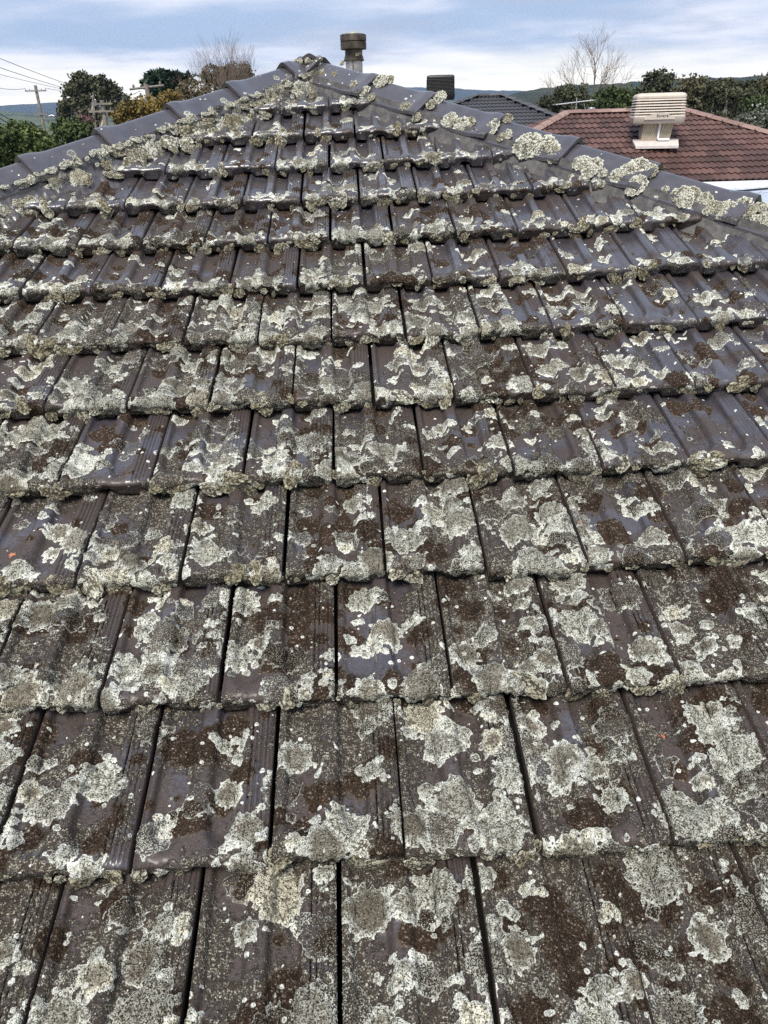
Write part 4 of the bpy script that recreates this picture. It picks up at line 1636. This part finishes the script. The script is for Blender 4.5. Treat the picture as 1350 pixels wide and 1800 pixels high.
tl = Vector(cb) + Vector((0.06 * math.cos(yw) + 0.616 * math.sin(yw), 0.06 * math.sin(yw) - 0.616 * math.cos(yw), 0.35 + 0.140))
link('badge_lettering', tme, cool, Matrix.Translation(tl) @ Matrix.Rotation(yw, 4, 'Z') @ Matrix.Rotation(math.radians(90), 4, 'X'))

db = at(774, 186, DK_Y + 3.0)
cooler('evaporative_cooler', 'black louvred evaporative cooler on the dark grey roof', db, math.radians(-6), 0.98, 0.90, 0.74, MBLACK, MBLACK, 11, math.radians(20), MBLACK, 0.03, False)

# ---- television aerial and roof vent behind the red ridge
ap = at(1012, 196, RED_Y + 4.6)
tv = empty('television_aerial', ap)
tag(tv, 'thin television aerial standing behind the red roof ridge', 'aerial')
ax = lambda px, py, Y: at(px, py, Y)
MB().tube([ap - [0, 0, 0.5], ap + [0, 0, 0.32]], 0.014, 6).build('mast', MALU, tv)
A_, B_ = ax(977, 184, RED_Y + 4.6), ax(1042, 176, RED_Y + 4.7)
MB().tube([A_, B_], 0.014, 6).build('boom', MALU, tv)
for q in np.linspace(0.02, 0.98, 9):
    P = A_ + (B_ - A_) * q
    MB().tube([P + [0.03, -0.30, 0], P + [-0.03, 0.30, 0.0]], 0.008, 5).build('element', MALU, tv)
MB().tube([ax(1026, 182, RED_Y + 4.7), ax(1031, 200, RED_Y + 4.7)], 0.008, 5).build('brace', MALU, tv)
vp = at(1039, 200, RED_Y + 4.4)
vent = empty('roof_vent', vp)
tag(vent, 'small capped roof vent behind the red roof ridge', 'vent')
MB().lathe([(0.055, -0.4), (0.055, 0.10)], 12, vp).build('pipe', MFLUE, vent, True)
MB().lathe([(0.002, 0.16), (0.09, 0.145), (0.10, 0.12), (0.10, 0.10), (0.055, 0.095)], 14, vp).build('hood', MFLUE, vent, True)


# ------------------------------------------------------------------ power poles and lines
def pole(px, ytop, Y, r, arms, label):
    T = at(px, ytop, Y)
    root = empty('power_pole', (T[0], T[1], GZ))
    tag(root, label, 'pole', 'timber power poles')
    MB().tube([(T[0], T[1], GZ - 2), T], [r * 1.25, r], 10).build('post', MWOOD, root, True)
    tips = []
    for dz_, wa, ang in arms:
        d = np.array([math.cos(ang), math.sin(ang), 0])
        c_ = T - [0, 0, dz_]
        b_ = MB().box(c_ + np.array([0, -r - 0.05, 0]), (wa, 0.10, 0.13), ang)
        b_.build('crossarm', MWOOD, root)
        ends = []
        for q in (-0.47, -0.28, 0.28, 0.47):
            P = c_ + d * wa * q + [0, -r - 0.05, 0.07]
            MB().lathe([(0.03, 0), (0.045, 0.04), (0.03, 0.08), (0.04, 0.12), (0.015, 0.15)], 8, P).build('insulator', MWOOD, root, True)
            ends.append(P + [0, 0, 0.18])
        tips.append(ends)
    return root, T, tips


p1, T1, tips1 = pole(62, 150, 100, 0.16, ((0.55, 2.3, 0.1), (2.9, 1.5, 0.1)), 'slender timber power pole standing in front of the blue hills')
p2, T2, tips2 = pole(179, 176, 66, 0.16, ((0.25, 1.4, 0.05), (0.75, 2.1, 0.05)), 'weathered timber power pole in front of the large gum tree')
MB().tube([T1 - [-0.15, 0, 3.3], T1 - [-1.2, 0, 3.0], T1 - [-1.4, 0, 3.1]], 0.05, 6).build('lamp_arm', MALU, p1)
la_ = T2 - np.array([0, 0.2, 2.25])
MB().tube([la_, la_ + [-0.5, -0.3, 0.12]], 0.04, 6).build('lamp_arm', MALU, p2)
MB().box(la_ + np.array([-0.62, -0.35, 0.12]), (0.36, 0.2, 0.1)).build('lamp_head', MWHITE, p2, bevel=0.03)


def wire(A_, B_, sagm, r, label):
    A_, B_ = np.array(A_), np.array(B_)
    pts = []
    for q in np.linspace(0, 1, 17):
        pts.append(A_ + (B_ - A_) * q - [0, 0, sagm * 4 * q * (1 - q)])
    o = MB().tube(pts, r, 5).build('power_line', MWIRE, None, True)
    return tag(o, label, 'wire', 'overhead power lines')


L_ = lambda px, py, Y: at(px, py, Y)
wire(L_(-60, 78, 55), L_(190, 168, 130), 0.3, 0.022, 'topmost overhead wire crossing the sky at the left edge')
wire(L_(-60, 98, 55), L_(190, 172, 130), 0.3, 0.022, 'second overhead wire from the top at the left edge')
wire(L_(-60, 116, 60), L_(230, 176, 140), 0.3, 0.016, 'third thin overhead wire from the top at the left edge')
wire(L_(-80, 130, 60), tips1[0][0], 0.4, 0.020, 'overhead wire running to the left end of the slender pole crossarm')
wire(tips1[0][3], L_(240, 165, 130), 0.4, 0.018, 'overhead wire leaving the right end of the slender pole crossarm')
wire(L_(-60, 160, 40), tips2[1][0] - np.array([0, 0, 2.1]), 0.9, 0.022, 'upper of two thick dark wires sagging in front of the blue hills')
wire(L_(-60, 168, 40), tips2[1][0] - np.array([0, 0, 2.5]), 0.9, 0.024, 'lower of two thick dark wires sagging in front of the blue hills')
wire(tips2[1][0], L_(20, 199, 95), 0.5, 0.018, 'wire running left from the weathered pole past the gum tree')
wire(tips2[1][3], L_(330, 196, 50), 0.2, 0.016, 'wire running right from the weathered pole into the shrubs')
wire(tips2[1][2], L_(330, 190, 50), 0.2, 0.016, 'upper wire running right from the weathered pole into the shrubs')
wire(tips2[0][3], L_(246, 160, 62), 0.1, 0.016, 'short wire rising from the weathered pole to the right')
# old crossarm of a third pole showing above the autumn tree
q0, q1 = at(228, 157, 46), at(288, 150, 46)
cr = empty('power_pole', (*((q0 + q1) / 2)[:2], GZ))
tag(cr, 'pole with a pale crossarm half hidden by the autumn tree', 'pole', 'timber power poles')
MB().tube([((q0 + q1) / 2) * [1, 1, 0] + [0, 0, GZ], (q0 + q1) / 2 + [0, 0, 0.15]], 0.12, 8).build('post', MWOOD, cr, True)
MB().tube([q0, q1], 0.06, 6).build('crossarm', MWOOD, cr)
for q in (0.12, 0.45, 0.9):
    MB().lathe([(0.05, 0), (0.07, 0.06), (0.03, 0.16)], 8, q0 + (q1 - q0) * q + [0, 0, 0.05]).build('insulator', MWOOD, cr, True)


# ------------------------------------------------------------------ trees
def blob_box(x0, x1, y0, y1, Y, depth=None):
    """crown ellipsoid seen inside the given photograph box at depth Y"""
    c_ = at((x0 + x1) / 2, (y0 + y1) / 2, Y)
    a_ = at(x0, (y0 + y1) / 2, Y)
    b_ = at(x1, (y0 + y1) / 2, Y)
    t_ = at((x0 + x1) / 2, y0, Y)
    rx = abs(b_[0] - a_[0]) / 2
    rz = abs(t_[2] - c_[2])
    return c_, np.array([rx, depth or max(rx, rz) * 0.9, rz])


def crown(blobs, n, leaf, seed, clump=26, spread=0.16, spiky=0.0, shell=0.55):
    rg = np.random.default_rng(seed)
    vol = np.array([np.prod(r) ** (2 / 3) for _, r in blobs])
    V = []
    nclump = max(6, n // clump)
    which = rg.choice(len(blobs), nclump, p=vol / vol.sum())
    for wi in which:
        c_, r = blobs[wi]
        d = rg.normal(size=3)
        d /= np.linalg.norm(d)
        rad = (shell + (1 - shell) * rg.random()) * (0.86 + 0.28 * rg.random())
        cc = c_ + d * r * rad
        m = max(4, int(clump * (0.5 + rg.random())))
        sp = spread * (0.6 + 0.8 * rg.random()) * min(1.0 * np.mean(r), 2.2)
        P = cc + rg.normal(size=(m, 3)) * sp * np.array([1, 1, 0.7])
        ax_ = rg.normal(size=(m, 3)) + spiky * (d + np.array([0, 0, 0.35]))
        ax_ /= np.linalg.norm(ax_, axis=1)[:, None]
        bx = np.cross(ax_, rg.normal(size=(m, 3)))
        bx /= np.linalg.norm(bx, axis=1)[:, None] + 1e-9
        sz = leaf * (0.6 + 0.8 * rg.random(m))[:, None]
        wd = 0.42 if spiky else 0.62
        V.append(np.stack([P - ax_ * sz, P + bx * sz * wd, P + ax_ * sz, P - bx * sz * wd], 1))
    V = np.concatenate(V).reshape(-1, 3)
    F = np.arange(len(V)).reshape(-1, 4)
    return V, F


def trunk_mesh(base, top_pts, r0, seed, n=7):
    rg = np.random.default_rng(seed)
    mb = MB()
    base = np.array(base, float)
    cen = np.mean([p for p in top_pts], axis=0)
    fork = base + (cen - base) * 0.55
    fork[:2] += rg.normal(0, 0.15, 2)
    mb.tube([base, base + (fork - base) * 0.5 + np.array([*rg.normal(0, 0.12, 2), 0]), fork], [r0 * 1.25, r0, r0 * 0.75], n)
    for p in top_pts:
        md = (fork + p) / 2 + np.array([*rg.normal(0, 0.2, 2), 0.15])
        mb.tube([fork - (fork - base) * 0.04, md, p], [r0 * 0.6, r0 * 0.4, r0 * 0.12], 6)
    return mb


def tree(name, label, cat, boxes, Y, n, leaf, mat, seed, r0=0.16, bark=None, group=None, spiky=0.0, spread=0.16, shell=0.55, clump=26, base_x=None):
    blobs = [blob_box(*b) if len(b) > 4 else blob_box(*b, Y) for b in boxes]
    cx = np.mean([b[0][0] for b in blobs])
    if base_x is not None:
        cx = at(base_x, 200, Y)[0]
    root = empty(name, (cx, Y, GZ))
    tag(root, label, cat, group)
    tops = []
    rg = np.random.default_rng(seed)
    for c_, r in blobs:
        for _ in range(2 if len(blobs) > 3 else 4):
            d = rg.normal(size=3)
            d[2] = abs(d[2])
            tops.append(c_ + d / np.linalg.norm(d) * r * 0.6)
    trunk_mesh((cx, Y, GZ - 0.3), tops, r0, seed).build('trunk', bark or MBARK, root, True)
    # foliage lower down, out of the photograph's sight
    zl = min(c_[2] - r[2] for c_, r in blobs)
    if zl > GZ + 1.0 and len(blobs) < 9:
        rx = 0.6 * (max(c_[0] + r[0] for c_, r in blobs) - min(c_[0] - r[0] for c_, r in blobs)) / 2
        hh = (zl - GZ) / 2
        blobs = blobs + [(np.array([cx, Y, GZ + 0.5 + hh]), np.array([rx, rx, hh + 0.4]))]
        n = int(n * 1.35)
    V, F = crown(blobs, int(n * 1.5), leaf * 0.78, seed, clump, spread, spiky, shell)
    link('crown', mesh('crown', V, F, mat), root)
    return root


def bare_tree(name, label, base, height, seed, mat, r0, levels=5, spread_=0.5, n_main=5, up=0.75, lean=(0, 0), cat='tree', leader=False):
    rg = np.random.default_rng(seed)
    root = empty(name, base)
    tag(root, label, cat)
    tr, br = MB(), MB()
    base = np.array(base, float)

    def grow(p, d, L, r, lev, tgt):
        d = d / np.linalg.norm(d)
        pts = [p]
        q = p.copy()
        dd = d.copy()
        for s_ in range(3):
            dd = dd + rg.normal(0, 0.10, 3) + np.array([0, 0, 0.05])
            dd /= np.linalg.norm(dd)
            q = q + dd * L / 3
            pts.append(q.copy())
        tgt.tube(pts, [r, r * 0.88, r * 0.75, r * 0.62], 5 if lev < 3 else 3, False)
        if lev >= levels:
            return
        nk = rg.integers(2, 4) if lev < 2 else rg.integers(2, 5)
        for i in range(nk):
            nd = dd + rg.normal(0, spread_, 3) + np.array([0, 0, 0.12])
            pt = pts[-1] if i < 2 else pts[int(rg.integers(1, 4))]
            grow(pt, nd, L * rg.uniform(0.60, 0.82), r * 0.58, lev + 1, br)
    if leader:
        H = height
        lp = [base]
        for i in range(1, 9):
            lp.append(base + np.array([rg.normal(0, 0.010 * H), rg.normal(0, 0.01 * H), H * 0.86 * i / 8]))
        tr.tube(lp, [r0 * (1.25 - 1.15 * i / 8) for i in range(9)], 7)
        for i in range(15):
            t_ = 0.44 + 0.52 * i / 14
            q = t_ * 8
            P = lp[int(q)] + (lp[min(8, int(q) + 1)] - lp[int(q)]) * (q - int(q))
            ang = i * 2.4 + rg.normal(0, 0.3)
            el = math.radians(38 + 38 * (t_ - 0.36) / 0.58)
            d = np.array([math.cos(ang) * math.cos(el), math.sin(ang) * math.cos(el), math.sin(el)])
            grow(P, d, H * (0.19 - 0.08 * (t_ - 0.44) / 0.52), r0 * 0.46 * (1.2 - t_), 2, br)
        tr.build('trunk', mat, root, True)
        br.build('branches', mat, root)
        return root
    th_ = height * 0.30
    fork = base + np.array([lean[0] * th_, lean[1] * th_, th_])
    tr.tube([base, (base + fork) / 2 + [0.05, 0, 0], fork], [r0 * 1.3, r0, r0 * 0.85], 7)
    for i in range(n_main):
        ang = 2 * math.pi * i / n_main + rg.normal(0, 0.3)
        d = np.array([math.cos(ang) * (1 - up), math.sin(ang) * (1 - up), up])
        if i == 0:
            d = np.array([0.02, 0.02, 1.0])
        grow(fork, d, height * 0.26, r0 * 0.6, 1, br)
    tr.build('trunk', mat, root, True)
    br.build('branches', mat, root)
    return root


LG = make_leaf('leaf_gum', (0.032, 0.036, 0.019), (0.100, 0.105, 0.060))
LD = make_leaf('leaf_dense_green', (0.036, 0.056, 0.017), (0.104, 0.138, 0.044), None, 1.1)
LC = make_leaf('leaf_cypress', (0.008, 0.022, 0.014), (0.026, 0.050, 0.028), None, 1.3)
LY = make_leaf('leaf_autumn', (0.070, 0.055, 0.016), (0.20, 0.15, 0.042), (0.20, 0.12, 0.03), 1.2)
LO = make_leaf('leaf_olive', (0.050, 0.048, 0.024), (0.12, 0.11, 0.06), None, 1.2)
LP = make_leaf('leaf_pink', (0.10, 0.055, 0.055), (0.30, 0.17, 0.18), (0.06, 0.06, 0.03), 2.0)
LT = make_leaf('leaf_tan_shrub', (0.09, 0.075, 0.045), (0.18, 0.15, 0.10), None, 1.2)
LB = make_leaf('leaf_bright_green', (0.030, 0.050, 0.016), (0.085, 0.115, 0.042), None, 1.2)
LK = make_leaf('leaf_dark_bush', (0.024, 0.029, 0.016), (0.078, 0.086, 0.046), None, 0.9)
LS = make_leaf('leaf_silver', (0.045, 0.055, 0.035), (0.13, 0.14, 0.11), (0.48, 0.48, 0.46), 2.2)

# left of the roof
tree('tree', 'round dense green tree at the left edge behind the hip', 'tree', [(-30, 45, 222, 300), (20, 100, 222, 300), (-10, 70, 213, 270), (50, 104, 240, 310)], 30, 9000, 0.085, LD, 1, 0.2, spread=0.13, shell=0.7)
tree('tree', 'large spreading gum tree with gaps in its crown behind the weathered pole', 'tree',
     [(107, 150, 143, 172), (128, 170, 126, 160), (150, 196, 134, 168), (98, 135, 165, 200), (120, 165, 160, 190), (160, 205, 150, 180), (180, 222, 148, 182), (175, 215, 168, 205), (98, 130, 190, 215), (135, 180, 185, 215)], 74, 8200, 0.17, LG, 2, 0.36, MBARKPALE, spread=0.20, shell=0.35, clump=40)
tree('bush', 'mid green bush in front of the gum tree, beside the round tree', 'bush', [(92, 140, 208, 260), (115, 166, 208, 260)], 38, 3800, 0.10, LB, 3, 0.12, spread=0.15)
tree('flowering_tree', 'small tree with dull pink blossom below the gum tree', 'tree', [(130, 154, 199, 222), (140, 165, 201, 224)], 46, 1500, 0.09, LP, 4, 0.08)
tree('bush', 'dark twiggy bush between the weathered pole and the autumn tree', 'bush', [(206, 232, 200, 240), (210, 244, 172, 215)], 44, 2200, 0.11, LK, 14, 0.1)
tree('autumn_tree', 'yellow-brown autumn tree behind the left hip', 'tree', [(196, 260, 186, 240), (222, 300, 168, 235), (262, 325, 160, 225), (205, 250, 176, 220)], 33, 6500, 0.085, LY, 5, 0.14, spread=0.15, shell=0.45)
tree('cypress', 'dark green flat-topped cypress behind the autumn tree', 'tree', [(247, 292, 130, 160), (262, 320, 124, 150), (300, 343, 126, 152), (262, 335, 142, 172)], 56, 4200, 0.26, LC, 6, 0.22, spiky=1.6, spread=0.15, shell=0.5)
tree('twiggy_shrub', 'thin olive and tan shrub between the cypress and the bare tree', 'bush', [(308, 350, 135, 190), (328, 376, 142, 190), (296, 330, 150, 190)], 42, 2200, 0.085, LT, 7, 0.07, spread=0.26, shell=0.2, clump=9)
tree('tree', 'round olive-brown tree top behind the left hip, below the bare branches', 'tree', [(352, 405, 112, 160), (385, 447, 110, 160), (370, 440, 118, 170)], 50, 4200, 0.11, LO, 8, 0.16, spread=0.14, shell=0.6)
bb = at(402, 160, 47)
bare_tree('bare_tree', 'leafless pale twiggy tree rising above the left hip', (bb[0], 47, GZ), (at(402, 62, 47)[2] - GZ) * 0.89, 21, MTWIG, 0.07, 6, 0.27, 7, 0.84)
# right of the roof
bb = at(1040, 170, 44)
bare_tree('bare_tree', 'tall leafless tree standing above the red and grey roofs', (bb[0], 44, GZ), (at(1040, 52, 44)[2] - GZ) * 0.93, 33, MTWIG, 0.13, 6, 0.40, 6, 0.62, leader=True)
tree('tree', 'olive green bushy tree left of the tall leafless trunk', 'tree', [(972, 1018, 146, 200), (945, 990, 160, 205), (990, 1040, 152, 200)], 40, 4200, 0.10, LK, 31, 0.14, spread=0.17)
tree('tree', 'brighter green bushy tree right of the tall leafless trunk', 'tree', [(1050, 1095, 150, 200), (1070, 1118, 156, 205), (1035, 1070, 158, 205)], 38, 4200, 0.10, LB, 32, 0.14, spread=0.17)
tree('tree', 'tall dark tree rising behind the cream cooler', 'tree', [(1134, 1160, 121, 165), (1150, 1182, 124, 170), (1128, 1175, 140, 200), (1110, 1140, 148, 200)], 58, 4200, 0.14, LK, 33, 0.2, spread=0.18)
tree('tree', 'loose olive tree directly right of the cream cooler', 'tree', [(1178, 1215, 138, 200), (1200, 1240, 134, 200), (1188, 1235, 150, 205)], 52, 4200, 0.13, LO, 34, 0.18, spread=0.20, shell=0.4)
tree('gum_tree', 'gum tree with several pale slender trunks behind the red hip', 'tree', [(1236, 1275, 142, 178), (1255, 1300, 138, 172), (1285, 1325, 142, 178), (1240, 1320, 155, 185)], 48, 4600, 0.12, LG, 35, 0.16, MBARKPALE, spread=0.17, shell=0.4)
tree('tree', 'dark shady tree mass beneath and behind the gum trunks', 'tree', [(1225, 1290, 160, 210), (1275, 1345, 165, 212), (1180, 1240, 165, 205)], 56, 5200, 0.14, LK, 36, 0.2, spread=0.18)
tree('tree', 'tall olive tree at the right edge of the picture', 'tree', [(1310, 1350, 134, 190), (1335, 1390, 124, 190), (1375, 1440, 130, 200)], 50, 4600, 0.12, LO, 37, 0.2, spread=0.18, shell=0.45)
tree('bush', 'light green shrub below the tall olive tree at the right', 'bush', [(1308, 1345, 170, 200), (1335, 1375, 168, 200)], 44, 2000, 0.10, LB, 38, 0.1)
tree('silver_shrub', 'silvery leaved shrub behind the right hip of the red roof', 'bush', [(1276, 1320, 200, 240), (1300, 1352, 193, 240), (1340, 1400, 196, 245)], 27, 4200, 0.06, LS, 39, 0.1, spread=0.15, shell=0.6)
rgt = np.random.default_rng(5)
for i, (px, py0, py1, lab) in enumerate(((1234, 134, 142, 'leftmost of the small dark trees on the far ridge line'), (1243, 133, 142, 'middle one of the small dark trees on the far ridge line'), (1252, 134, 142, 'rightmost of the small dark trees on the far ridge line'), (1270, 134, 141, 'single small tree apart on the far ridge line'))):
    tree('ridge_tree', lab, 'tree', [(px - 6, px + 6, py0, py1)], 700, 300, 0.8, LK, 50 + i, 0.5, group='trees on the far ridge')

# ------------------------------------------------------------------ air between here and the hills
hzm = bpy.data.materials.new('haze_air')
hzm.use_nodes = True
ht = NT(hzm.node_tree)
ht.n.clear()
ho = ht.node('ShaderNodeOutputMaterial')
pv_ = ht.node('ShaderNodeVolumePrincipled')
pv_.inputs['Color'].default_value = (0.42, 0.62, 1.0, 1)
pv_.inputs['Density'].default_value = 0.00013
ht.l.new(pv_.outputs[0], ho.inputs['Volume'])
hb = MB().box((0, 1950, 70), (9000, 4300, 160))
hob = hb.build('haze', hzm)
tag(hob, kind='stuff')
